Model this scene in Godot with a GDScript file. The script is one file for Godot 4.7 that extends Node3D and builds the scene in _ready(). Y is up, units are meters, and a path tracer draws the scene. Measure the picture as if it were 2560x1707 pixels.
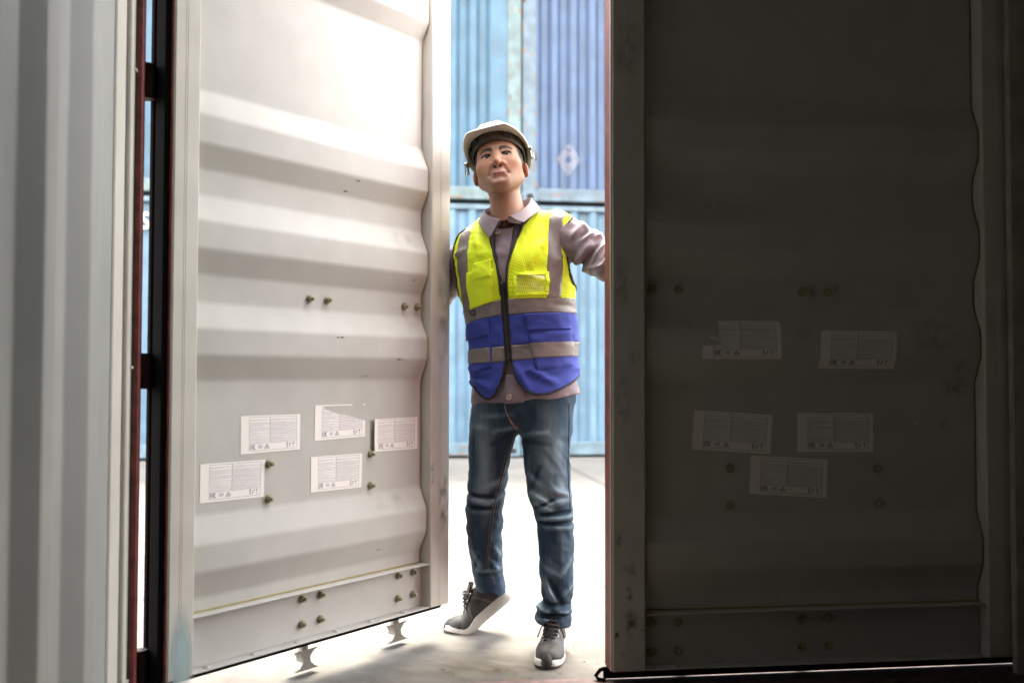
extends Node3D
# A man in a hi-vis vest opening a shipping container, seen from inside it. Units are metres, y is up, the container's long axis is z.

# ---------------------------------------------------------------- mesh helper
class MB:
	var v := PackedVector3Array()
	var n := PackedVector3Array()
	var t := PackedVector2Array()
	var c := PackedColorArray()
	var ix := PackedInt32Array()
	var col := Color.WHITE
	func vert(p: Vector3, nn: Vector3, uv := Vector2.ZERO) -> int:
		v.append(p); n.append(nn); t.append(uv); c.append(col)
		return v.size() - 1
	func tri_i(a: int, b: int, d: int) -> void:
		ix.append(a); ix.append(d); ix.append(b)
	func tri(a: Vector3, b: Vector3, d: Vector3) -> void:   # counter-clockwise seen from outside
		var nn := (b - a).cross(d - a).normalized()
		var k := vert(a, nn); vert(b, nn); vert(d, nn)
		tri_i(k, k + 1, k + 2)
	func quad(a: Vector3, b: Vector3, d: Vector3, e: Vector3, u0 := Vector2.ZERO, u1 := Vector2(1, 0), u2 := Vector2(1, 1), u3 := Vector2(0, 1)) -> void:
		var nn := (d - a).cross(e - b).normalized()
		var k := vert(a, nn, u0); vert(b, nn, u1); vert(d, nn, u2); vert(e, nn, u3)
		tri_i(k, k + 1, k + 2); tri_i(k, k + 2, k + 3)
	func poly(pts: Array, off: Vector3) -> void:   # a flat convex polygon given thickness off (its front side is counter-clockwise, off points to the front)
		var m := pts.size()
		for i in range(1, m - 1):
			tri(pts[0] + off, pts[i] + off, pts[i + 1] + off)
			tri(pts[0], pts[i + 1], pts[i])
		for i in m:
			var p: Vector3 = pts[i]
			var q: Vector3 = pts[(i + 1) % m]
			quad(p, q, q + off, p + off)
	func box(lo: Vector3, hi: Vector3, bev := 0.0, tf := Transform3D.IDENTITY) -> void:
		var ce := (lo + hi) / 2.0
		var h := (hi - lo) / 2.0
		var b := minf(bev, minf(h.x, minf(h.y, h.z)) * 0.9)
		var P := func(x: float, y: float, z: float, ax: int) -> Vector3:
			var e := Vector3(h.x - (b if ax != 0 else 0.0), h.y - (b if ax != 1 else 0.0), h.z - (b if ax != 2 else 0.0))
			return tf * (ce + Vector3(x * e.x, y * e.y, z * e.z))
		for s: float in [-1.0, 1.0]:
			var f := func(a: Vector3, bb: Vector3, cc: Vector3, d: Vector3) -> void:
				if s > 0: quad(a, bb, cc, d)
				else: quad(d, cc, bb, a)
			f.call(P.call(s, -1, 1, 0), P.call(s, -1, -1, 0), P.call(s, 1, -1, 0), P.call(s, 1, 1, 0))
			f.call(P.call(-1, s, 1, 1), P.call(1, s, 1, 1), P.call(1, s, -1, 1), P.call(-1, s, -1, 1))
			f.call(P.call(-1, -1, s, 2), P.call(1, -1, s, 2), P.call(1, 1, s, 2), P.call(-1, 1, s, 2))
		if b <= 0.0: return
		for s: float in [-1.0, 1.0]:
			for r: float in [-1.0, 1.0]:
				var sr := s * r
				var g := func(a: Vector3, bb: Vector3, cc: Vector3, d: Vector3, flip: bool) -> void:
					if flip: quad(d, cc, bb, a)
					else: quad(a, bb, cc, d)
				g.call(P.call(s, r, 1, 0), P.call(s, r, -1, 0), P.call(s, r, -1, 1), P.call(s, r, 1, 1), sr < 0)
				g.call(P.call(s, 1, r, 0), P.call(s, -1, r, 0), P.call(s, -1, r, 2), P.call(s, 1, r, 2), sr > 0)
				g.call(P.call(1, s, r, 1), P.call(-1, s, r, 1), P.call(-1, s, r, 2), P.call(1, s, r, 2), sr < 0)
				for q: float in [-1.0, 1.0]:
					if s * r * q > 0: tri(P.call(s, r, q, 0), P.call(s, r, q, 1), P.call(s, r, q, 2))
					else: tri(P.call(s, r, q, 0), P.call(s, r, q, 2), P.call(s, r, q, 1))
	func grid(pts: Array, wrap := false, flip := false, uvs := Vector2.ONE) -> void:   # rows of equal length, smooth
		var R := pts.size()
		var C: int = pts[0].size()
		var base := v.size()
		for i in R:
			for j in C:
				var jm := (j - 1 + C) % C if wrap else maxi(j - 1, 0)
				var jp := (j + 1) % C if wrap else mini(j + 1, C - 1)
				var du: Vector3 = pts[i][jp] - pts[i][jm]
				var dv: Vector3 = pts[mini(i + 1, R - 1)][j] - pts[maxi(i - 1, 0)][j]
				var nn := du.cross(dv)
				if nn.length_squared() < 1e-16:
					var o := mini(i + 1, R - 1) if i < R / 2 else maxi(i - 1, 0)
					var du2: Vector3 = pts[o][jp] - pts[o][jm]
					nn = du2.cross(dv)
				nn = nn.normalized()
				vert(pts[i][j], -nn if flip else nn, Vector2(float(j) / maxi(C - 1, 1), float(i) / maxi(R - 1, 1)) * uvs)
		for i in R - 1:
			for j in (C if wrap else C - 1):
				var a := base + i * C + j
				var b := base + i * C + (j + 1) % C
				var d := a + C
				var e := b + C
				if flip:
					tri_i(a, e, b); tri_i(a, d, e)
				else:
					tri_i(a, b, e); tri_i(a, e, d)
	func tube(path: Array, rad: Variant, seg := 8, cap := true, flat := 1.0) -> void:
		var N := path.size()
		var rows := []
		var up := Vector3.UP
		for i in N:
			var d: Vector3 = (path[mini(i + 1, N - 1)] - path[maxi(i - 1, 0)]).normalized()
			if i == 0:
				up = Vector3.RIGHT if absf(d.y) > 0.9 else Vector3.UP
			var s := d.cross(up).normalized()
			up = s.cross(d).normalized()
			var r: float = rad[i] if rad is Array else rad
			var row := []
			for k in seg:
				var a := TAU * k / seg
				row.append(path[i] + (s * cos(a) + up * sin(a) * flat) * r)
			rows.append(row)
		grid(rows, true, true)
		if cap:
			for e in [0, N - 1]:
				var rr: Array = rows[e]
				for k in range(1, seg - 1):
					if e == 0: tri(rr[0], rr[k], rr[k + 1])
					else: tri(rr[0], rr[k + 1], rr[k])
	func lathe(prof: Array, at: Vector3, axis: Vector3, seg := 16) -> void:   # prof: Vector2(radius, along)
		var s := axis.cross(Vector3.UP if absf(axis.y) < 0.9 else Vector3.RIGHT).normalized()
		var u := s.cross(axis).normalized()
		var rows := []
		for p: Vector2 in prof:
			var row := []
			for k in seg:
				var a := TAU * k / seg
				row.append(at + axis * p.y + (s * cos(a) + u * sin(a)) * p.x)
			rows.append(row)
		for i in rows.size() - 1:
			for k in seg:
				quad(rows[i][k], rows[i + 1][k], rows[i + 1][(k + 1) % seg], rows[i][(k + 1) % seg])
	func mesh() -> ArrayMesh:
		var a := []
		a.resize(Mesh.ARRAY_MAX)
		a[Mesh.ARRAY_VERTEX] = v; a[Mesh.ARRAY_NORMAL] = n; a[Mesh.ARRAY_TEX_UV] = t; a[Mesh.ARRAY_COLOR] = c; a[Mesh.ARRAY_INDEX] = ix
		var m := ArrayMesh.new()
		m.add_surface_from_arrays(Mesh.PRIMITIVE_TRIANGLES, a)
		return m

func obj(called: String, b: MB, m: Material, parent: Node3D = self, label := "") -> MeshInstance3D:
	var o := MeshInstance3D.new()
	o.name = called
	o.mesh = b.mesh()
	o.material_override = m
	parent.add_child(o, true)
	if label: o.set_meta("label", label)
	return o

func tag(o: Node, label: String, category := "", group := "", kind := "") -> void:
	if label: o.set_meta("label", label)
	if category: o.set_meta("category", category)
	if group: o.set_meta("group", group)
	if kind: o.set_meta("kind", kind)

func thing(called: String, at := Vector3.ZERO, turn := 0.0, parent: Node3D = self) -> Node3D:
	var o := Node3D.new()
	o.name = called
	parent.add_child(o, true)
	o.position = at
	o.rotation.y = turn
	return o

# ---------------------------------------------------------------- materials
var noise_tex := {}
func ntex(freq: float, lo: float, hi: float, sd: int, octaves := 4, size := 512, kind := FastNoiseLite.TYPE_SIMPLEX_SMOOTH) -> Texture2D:
	var key := str([freq, lo, hi, sd, octaves, size, kind])
	if not noise_tex.has(key):
		var f := FastNoiseLite.new()
		f.seed = sd; f.noise_type = kind; f.frequency = freq; f.fractal_octaves = octaves
		var nt := NoiseTexture2D.new()
		nt.width = size; nt.height = size; nt.seamless = true; nt.noise = f
		var gr := Gradient.new()
		gr.offsets = PackedFloat32Array([0.0, 1.0])
		gr.colors = PackedColorArray([Color(lo, lo, lo), Color(hi, hi, hi)])
		nt.color_ramp = gr
		noise_tex[key] = nt
	return noise_tex[key]

func mat(lin: Color, rough := 0.6, metal := 0.0, tex: Texture2D = null, tile := 1.0, bump: Texture2D = null, bump_cm := 0.0) -> StandardMaterial3D:
	var m := StandardMaterial3D.new()
	m.albedo_color = lin.linear_to_srgb()
	m.roughness = rough
	m.metallic = metal
	m.vertex_color_use_as_albedo = true
	if tex:
		m.albedo_texture = tex
	if bump:
		m.heightmap_enabled = true
		m.heightmap_texture = bump
		m.heightmap_scale = bump_cm
	if tex or bump:
		m.uv1_triplanar = true
		m.uv1_scale = Vector3.ONE * tile
	return m

var rng := RandomNumberGenerator.new()
var nz := FastNoiseLite.new()
var M := {}

func make_materials() -> void:
	nz.seed = 7; nz.frequency = 1.0; nz.fractal_octaves = 3
	M.door_paint = mat(Color(0.535, 0.525, 0.505), 0.72, 0.0, ntex(0.012, 0.95, 1.0, 3), 0.9)
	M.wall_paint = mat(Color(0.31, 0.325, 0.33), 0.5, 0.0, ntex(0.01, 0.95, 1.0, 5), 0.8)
	M.bounce_paint = mat(Color(0.54, 0.525, 0.46), 0.6, 0.0, ntex(0.015, 0.7, 1.0, 6), 0.8)  # paint of the unseen walls, its tone set for the light they bounce
	M.red_paint = mat(Color(0.36, 0.075, 0.068), 0.5, 0.0, ntex(0.02, 0.65, 1.0, 8), 1.5)
	M.worn_edge = mat(Color(0.55, 0.5, 0.42), 0.5)
	M.rubber = mat(Color(0.008, 0.008, 0.009), 0.9)
	M.rubber.metallic_specular = 0.12
	M.sealant = mat(Color(0.34, 0.27, 0.09), 0.6)
	M.bolt = mat(Color(0.56, 0.54, 0.36), 0.45, 0.35, ntex(0.06, 0.6, 1.0, 12), 12.0)
	M.zinc = mat(Color(0.42, 0.40, 0.36), 0.5, 0.5, ntex(0.05, 0.5, 1.0, 13), 8.0)
	M.plywood = mat(Color(0.115, 0.10, 0.07), 0.75, 0.0, ntex(0.02, 0.5, 1.0, 15), 1.0)
	M.sill = mat(Color(0.2, 0.11, 0.11), 0.55, 0.0, ntex(0.02, 0.55, 1.0, 16), 2.0)
	M.green_line = mat(Color(0.30, 0.36, 0.30), 0.6)
	M.ground = mat(Color(1, 1, 1), 0.9, 0.0, ntex(0.02, 0.88, 1.0, 21, 6, 1024), 0.45, ntex(0.05, 0.0, 1.0, 22, 5), 0.2)

# ---------------------------------------------------------------- setting
func camera_and_light() -> void:
	var cam := Camera3D.new()
	cam.name = "camera"
	cam.position = Vector3(0, 1, 0)
	var r := Vector3(0.99128708, 0.00224665, 0.13169996)
	var u := Vector3(-0.00648984, 0.99947324, 0.03179823)
	var fw := Vector3(0.13155915, 0.03237588, -0.99077949)
	cam.basis = Basis(r, u, -fw)
	var at := CameraAttributesPhysical.new()
	at.frustum_focal_length = 51.05
	at.frustum_focus_distance = 3.62
	at.frustum_near = 0.05
	at.frustum_far = 400.0
	at.exposure_aperture = 2.9
	cam.attributes = at
	cam.fov = 37.85
	cam.near = 0.05
	cam.far = 400.0
	add_child(cam)
	var env := Environment.new()
	env.background_mode = Environment.BG_SKY
	var sm := ProceduralSkyMaterial.new()
	sm.sky_top_color = Color(0.80, 0.80, 0.80)
	sm.sky_horizon_color = Color(0.90, 0.88, 0.85)
	sm.sky_curve = 0.25
	sm.sky_energy_multiplier = 1.12
	sm.ground_bottom_color = Color(0.5, 0.48, 0.45)
	sm.ground_horizon_color = Color(0.72, 0.74, 0.76)
	var sky := Sky.new()
	sky.sky_material = sm
	env.sky = sky
	env.tonemap_mode = Environment.TONE_MAPPER_LINEAR
	env.tonemap_exposure = EXPOSURE
	env.sdfgi_enabled = true
	env.ssao_enabled = true
	env.ssil_enabled = true
	var we := WorldEnvironment.new()
	we.name = "environment"
	we.environment = env
	add_child(we)
	var sun := DirectionalLight3D.new()
	sun.name = "sun"
	sun.light_energy = SUN_ENERGY
	sun.light_color = Color(1.0, 0.96, 0.89)
	sun.light_angular_distance = 25.0
	sun.shadow_enabled = true
	add_child(sun)
	# light comes from SUN_FROM
	sun.look_at_from_position(SUN_FROM * 50.0, Vector3.ZERO, Vector3.UP)

const EXPOSURE := 11.5
const SUN_ENERGY := 0.5
const SUN_FROM := Vector3(0.12, 0.85, -0.48)

func _ready() -> void:
	rng.seed = 11
	make_materials()
	camera_and_light()
	build_ground()
	build_container()
	build_yard_containers()
	build_person()

func build_ground() -> void:
	var b := MB.new()
	var xs := []
	var zs := []
	var spread := func(lo: float, hi: float, step: float, far: float) -> Array:
		var out := []
		var x := lo
		while x <= hi + 1e-6:
			out.append(x); x += step
		var d := step
		var a := lo
		var c := hi
		while c < far:
			d *= 1.35
			a -= d; c += d
			out.push_front(a); out.append(c)
		return out
	xs = spread.call(-0.8, 3.2, 0.04, 220.0)
	zs = spread.call(-11.8, -2.9, 0.04, 220.0)
	var pts := []
	for z: float in zs:
		var row := []
		for x: float in xs:
			row.append(Vector3(x, 0.0, z))
		pts.append(row)
	b.grid(pts, false, true)
	for i in b.v.size():
		var p := b.v[i]
		var k := 0.132 + 0.026 * nz.get_noise_2d(p.x * 0.9, p.z * 0.9) + 0.035 * nz.get_noise_2d(p.x * 7.0, p.z * 7.0)
		# tyre bands along the alley, joints between the slabs, a crack
		for band: Array in [[-5.6, 0.35, 0.10], [-6.7, 0.28, 0.12], [-8.4, 0.4, 0.12], [-9.6, 0.35, 0.14]]:
			k *= 1.0 - band[2] * exp(-pow((p.z - band[0] + 0.25 * nz.get_noise_2d(p.x * 0.7, band[0])) / band[1], 2.0)) * (0.7 + 0.9 * nz.get_noise_2d(p.x * 1.5, p.z * 9.0))
		for jz: float in [-4.62, -7.52, -10.4]:
			if absf(p.z - jz) < 0.022: k *= 0.62
		if absf(p.x - 2.02) < 0.022: k *= 0.65
		if absf(p.x - 0.35 - 0.5 * nz.get_noise_2d(p.z * 1.2, 3.0) - 0.06 * nz.get_noise_2d(p.z * 9.0, 5.0)) < 0.02 and p.z < -5.0: k *= 0.75
		var warm := Color(1.0, 0.94, 0.87)
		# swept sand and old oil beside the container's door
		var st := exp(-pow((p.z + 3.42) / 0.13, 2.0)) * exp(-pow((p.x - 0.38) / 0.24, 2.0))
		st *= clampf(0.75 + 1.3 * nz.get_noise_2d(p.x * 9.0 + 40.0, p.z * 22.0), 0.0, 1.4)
		var sand := exp(-pow((p.z + 3.2) / 0.42, 2.0)) * clampf(0.6 + 0.9 * nz.get_noise_2d(p.x * 4.0, p.z * 6.0 + 9.0), 0.0, 1.0)
		k *= 1.0 - 0.36 * clampf(sand, 0.0, 1.0)
		var cc := Color(k, k, k) * warm
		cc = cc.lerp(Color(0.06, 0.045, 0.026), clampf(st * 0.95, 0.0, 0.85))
		var rust := exp(-pow((p.x - 0.455) / 0.05, 2.0) - pow((p.z + 3.235) / 0.02, 2.0))
		cc = cc.lerp(Color(0.20, 0.10, 0.035), clampf(rust * (0.8 + nz.get_noise_2d(p.x * 30.0, p.z * 30.0)), 0.0, 0.8))
		b.c[i] = cc
	var g := obj("ground", b, M.ground)
	tag(g, "pale concrete yard with swept sand before the open container", "", "", "structure")
	# dry straw and chips
	var s := MB.new()
	for i in 30:
		var p := Vector3(rng.randf_range(-0.1, 0.9), 0.004, rng.randf_range(-4.2, -3.05))
		if i < 24: p = Vector3(0.4 + rng.randfn() * 0.2, 0.004, -3.42 + rng.randfn() * 0.09)
		var a := rng.randf() * TAU
		var l := rng.randf_range(0.003, 0.012)
		var d := Vector3(cos(a), 0, sin(a)) * l
		s.tube([p - d, p + Vector3(d.z, 0.3 * l, -d.x) * 0.08, p + d], rng.randf_range(0.0006, 0.0013), 5)
	var so := obj("straw_litter", s, mat(Color(0.16, 0.11, 0.06), 0.9))
	tag(so, "dry straw bits and dirt chips scattered on the concrete", "litter", "", "stuff")

# ---- corrugated sheet along a polyline: pts are (along, out); from a to b across; normals face +out side
func fold_sheet(b: MB, prof: Array, place: Callable, w0: float, w1: float, fillet := 0.008, both := 0.0) -> void:
	# place(along, out, across) -> Vector3
	var P := []
	var N := []
	var nrm := func(i: int) -> Vector2:
		var d: Vector2 = (prof[i + 1] - prof[i]).normalized()
		return Vector2(-d.y, d.x)
	var m := prof.size()
	P.append(prof[0]); N.append(nrm.call(0))
	for i in range(1, m - 1):
		var d0: Vector2 = (prof[i] - prof[i - 1])
		var d1: Vector2 = (prof[i + 1] - prof[i])
		var f: float = minf(fillet, minf(d0.length(), d1.length()) * 0.45)
		P.append(prof[i] - d0.normalized() * f); N.append(nrm.call(i - 1))
		P.append(prof[i] + d1.normalized() * f); N.append(nrm.call(i))
	P.append(prof[m - 1]); N.append(nrm.call(m - 2))
	var o0: Vector3 = place.call(0.0, 0.0, 0.0)
	var steps := maxi(1, int((w1 - w0) / 0.25))
	for side: float in ([1.0, -1.0] if both > 0.0 else [1.0]):
		var base := b.v.size()
		for i in P.size():
			var n2: Vector2 = N[i] * side
			for j in steps + 1:
				var w := lerpf(w0, w1, float(j) / steps)
				var q: Vector2 = P[i] if side > 0 else P[i] - N[i] * both
				var p3: Vector3 = place.call(q.x, q.y, w)
				var nn: Vector3 = (place.call(n2.x, n2.y, 0.0) - o0).normalized()
				b.vert(p3, nn, Vector2(w, P[i].x))
		for i in P.size() - 1:
			for j in steps:
				var a := base + i * (steps + 1) + j
				var e := a + steps + 1
				var want := b.n[a]
				var geo := (b.v[a + 1] - b.v[a]).cross(b.v[e] - b.v[a])
				if geo.dot(want) > 0:
					b.tri_i(a, a + 1, e + 1); b.tri_i(a, e + 1, e)
				else:
					b.tri_i(a, e + 1, a + 1); b.tri_i(a, e, e + 1)

# heights at which the door sheet folds (y, depth behind the frame)
var RIBS := [Vector2(2.66, -0.046), Vector2(2.62, -0.012), Vector2(2.545, -0.012), Vector2(2.47, -0.046), Vector2(2.395, -0.012), Vector2(2.309, -0.012), Vector2(2.241, -0.046), Vector2(1.836, -0.046), Vector2(1.758, -0.012), Vector2(1.672, -0.012),
	Vector2(1.604, -0.046), Vector2(1.525, -0.046), Vector2(1.446, -0.012), Vector2(1.363, -0.012), Vector2(1.291, -0.046), Vector2(1.207, -0.046), Vector2(1.131, -0.012), Vector2(1.052, -0.012), Vector2(0.978, -0.046),
	Vector2(0.583, -0.046), Vector2(0.503, -0.012), Vector2(0.423, -0.012), Vector2(0.345, -0.046), Vector2(0.303, -0.046)]
const BOT := 0.140
const TOP := 2.72
const SHELF := 0.303

func rib_depth(y: float) -> float:
	if y < SHELF: return -0.042
	for i in RIBS.size() - 1:
		if y <= RIBS[i].x and y >= RIBS[i + 1].x:
			return lerpf(RIBS[i].y, RIBS[i + 1].y, (RIBS[i].x - y) / (RIBS[i].x - RIBS[i + 1].x))
	return -0.046

func bolt_mesh() -> MB:
	var b := MB.new()
	b.lathe([Vector2(0.0, 0.003), Vector2(0.0165, 0.003), Vector2(0.0165, 0.0), Vector2(0.0165, -0.001)].map(func(q: Vector2) -> Vector2: return q), Vector3.ZERO, Vector3(0, 0, 1), 18)
	var hex := []
	for k in 6:
		hex.append(Vector3(cos(TAU * k / 6 + 0.3), sin(TAU * k / 6 + 0.3), 0) * 0.0125 + Vector3(0, 0, 0.003))
	b.poly(hex, Vector3(0, 0, 0.011))
	b.lathe([Vector2(0.0, 0.026), Vector2(0.0052, 0.026), Vector2(0.0066, 0.0245), Vector2(0.0066, 0.012)], Vector3.ZERO, Vector3(0, 0, 1), 12)
	return b

var sticker_tex: ImageTexture
func sticker_print() -> void:
	var im := Image.create(640, 320, false, Image.FORMAT_RGB8)
	im.fill(Color(0.955, 0.945, 0.935))
	var ink := Color(0.27, 0.22, 0.40)
	var rect := func(x: float, y: float, w: float, h: float, c: Color) -> void:
		im.fill_rect(Rect2i(int(x), int(y), maxi(1, int(w)), maxi(1, int(h))), c)
	var seg := func(a: Vector2, d: Vector2, w: float) -> void:
		var n := int(a.distance_to(d)) + 1
		for i in n + 1:
			var q := a.lerp(d, float(i) / n)
			im.fill_rect(Rect2i(int(q.x - w / 2), int(q.y - w / 2), maxi(1, int(w)), maxi(1, int(w))), ink)
	var r := RandomNumberGenerator.new()
	r.seed = 5
	# table frame
	var x0 := 88.0; var x1 := 600.0; var xm := 308.0
	seg.call(Vector2(x0, 14), Vector2(x1, 14), 2); seg.call(Vector2(x0, 14), Vector2(x0, 300), 2); seg.call(Vector2(x1, 14), Vector2(x1, 300), 2); seg.call(Vector2(x0, 300), Vector2(x1, 300), 2); seg.call(Vector2(xm, 14), Vector2(xm, 240), 3)
	rect.call(xm + 2, 20, x1 - xm - 4, 218, Color(0.93, 0.92, 0.92))
	var y := 26.0
	while y < 238.0:
		var gray := Color(0.52, 0.48, 0.58)
		if y > 60.0 or r.randf() < 0.3:
			rect.call(x0, y, x1 - x0, 2, gray)
		for k in [[x0 + 6, xm - 8], [xm + 6, x1 - 8]]:
			var x: float = k[0]
			var stop: float = lerpf(k[0], k[1], r.randf_range(0.3, 1.0))
			while x < stop:
				var w := r.randf_range(4, 16)
				rect.call(x, y + 6, w, 3, Color(0.74, 0.71, 0.77))
				x += w + r.randf_range(3, 6)
		y += 13.0 if r.randf() < 0.6 else 16.0
	# bottom row marks: EAC, stamp, recycling triangle, SFT
	var e := Vector2(98, 252)
	for dy in [0.0, 17.0, 34.0]: seg.call(e + Vector2(0, dy), e + Vector2(13, dy), 5)
	seg.call(e, e + Vector2(0, 34), 5)
	seg.call(e + Vector2(21, 0), e + Vector2(21, 34), 5); seg.call(e + Vector2(33, 0), e + Vector2(33, 34), 5); seg.call(e + Vector2(21, 0), e + Vector2(33, 0), 5); seg.call(e + Vector2(21, 17), e + Vector2(33, 17), 5)
	seg.call(e + Vector2(42, 0), e + Vector2(42, 34), 5); seg.call(e + Vector2(42, 0), e + Vector2(53, 0), 5); seg.call(e + Vector2(42, 34), e + Vector2(53, 34), 5)
	var o := Vector2(204, 268)
	for k in 40:
		var a := TAU * k / 40
		seg.call(o + Vector2(cos(a) * 23, sin(a) * 14), o + Vector2(cos(a + 0.16) * 23, sin(a + 0.16) * 14), 2)
	seg.call(o + Vector2(-12, 4), o + Vector2(-4, -5), 3); seg.call(o + Vector2(-4, -5), o + Vector2(2, 5), 3); seg.call(o + Vector2(6, -6), o + Vector2(14, -4), 3); seg.call(o + Vector2(7, -5), o + Vector2(8, 5), 3)
	var t := Vector2(275, 284)
	for w in [[Vector2(-24, 0), Vector2(-4, -34)], [Vector2(4, -34), Vector2(24, -2)], [Vector2(22, 2), Vector2(-22, 2)], [Vector2(-13, -6), Vector2(0, -26)], [Vector2(0, -26), Vector2(13, -6)], [Vector2(13, -6), Vector2(-13, -6)]]:
		seg.call(t + w[0], t + w[1], 3)
	var s := Vector2(484, 254)
	for w in [[Vector2(20, 4), Vector2(12, 0)], [Vector2(12, 0), Vector2(3, 4)], [Vector2(3, 4), Vector2(3, 11)], [Vector2(3, 11), Vector2(19, 19)], [Vector2(19, 19), Vector2(19, 28)], [Vector2(19, 28), Vector2(11, 32)], [Vector2(11, 32), Vector2(1, 28)],
		[Vector2(7, -10), Vector2(11, -6)], [Vector2(11, -6), Vector2(16, -10)],
		[Vector2(37, 0), Vector2(37, 33)], [Vector2(37, 0), Vector2(55, 0)], [Vector2(37, 16), Vector2(52, 16)],
		[Vector2(66, 0), Vector2(92, 0)], [Vector2(79, 0), Vector2(79, 33)], [Vector2(79, -9), Vector2(83, -7)]]:
		seg.call(s + w[0], s + w[1], 4)
	sticker_tex = ImageTexture.create_from_image(im)

# a stain with soft, ragged edges lying on a surface: place(x, y) gives the point; its strength is in the vertex colours' alpha
func stain(parent: Node3D, nm: String, c: Vector2, r: Vector2, col: Color, strength: float, place: Callable, sd: float, rough := 0.6, speck := 22.0) -> void:
	var b := MB.new()
	var N := 22
	var pts := []
	for j in N + 1:
		var row := []
		for i in N + 1:
			row.append(place.call(c.x + (2.0 * i / N - 1.0) * r.x, c.y + (2.0 * j / N - 1.0) * r.y))
		pts.append(row)
	b.grid(pts)
	for j in N + 1:
		for i in N + 1:
			var u := 2.0 * i / N - 1.0
			var w := 2.0 * j / N - 1.0
			var f := smoothstep(1.0, 0.25, sqrt(u * u + w * w))
			var n := nz.get_noise_3d((c.x + u * r.x) * speck + sd, (c.y + w * r.y) * speck, sd)
			b.c[j * (N + 1) + i] = Color(col.r, col.g, col.b, clampf(f * (0.35 + 1.3 * n) * strength, 0.0, 1.0))
	if not M.has("stain"):
		M.stain = StandardMaterial3D.new()
		M.stain.transparency = BaseMaterial3D.TRANSPARENCY_ALPHA
		M.stain.vertex_color_use_as_albedo = true
		M.stain.roughness = 0.6
	obj(nm, b, M.stain, parent)

# a paper label on a door: corners in the door's plane (bottom left, bottom right, top right, top left), hugging the folds; holes = torn-off areas as polygons in uv
func sticker(door: Node3D, c: Array, torn: Array, label: String, lift := 0.0) -> void:
	var b := MB.new()
	var NX := 48
	var NY := 26
	var inside := func(u: float, w: float) -> bool:
		for poly: PackedVector2Array in torn:
			if Geometry2D.is_point_in_polygon(Vector2(u, w), poly): return true
		return false
	var at := func(u: float, w: float) -> Vector3:
		var p: Vector2 = c[3].lerp(c[2], u).lerp(c[0].lerp(c[1], u), w)
		var curl := lift * pow(maxf(0.0, 1.0 - u / 0.12), 2.0)
		return Vector3(p.x, p.y, rib_depth(p.y) + 0.0012 + curl)
	for i in NX:
		for j in NY:
			var u0 := float(i) / NX; var u1 := float(i + 1) / NX; var w0 := float(j) / NY; var w1 := float(j + 1) / NY
			if inside.call((u0 + u1) / 2, (w0 + w1) / 2): continue
			b.quad(at.call(u0, w1), at.call(u1, w1), at.call(u1, w0), at.call(u0, w0), Vector2(u0, w1), Vector2(u1, w1), Vector2(u1, w0), Vector2(u0, w0))
	obj("paper_label", b, M.sticker, door, label)

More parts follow.
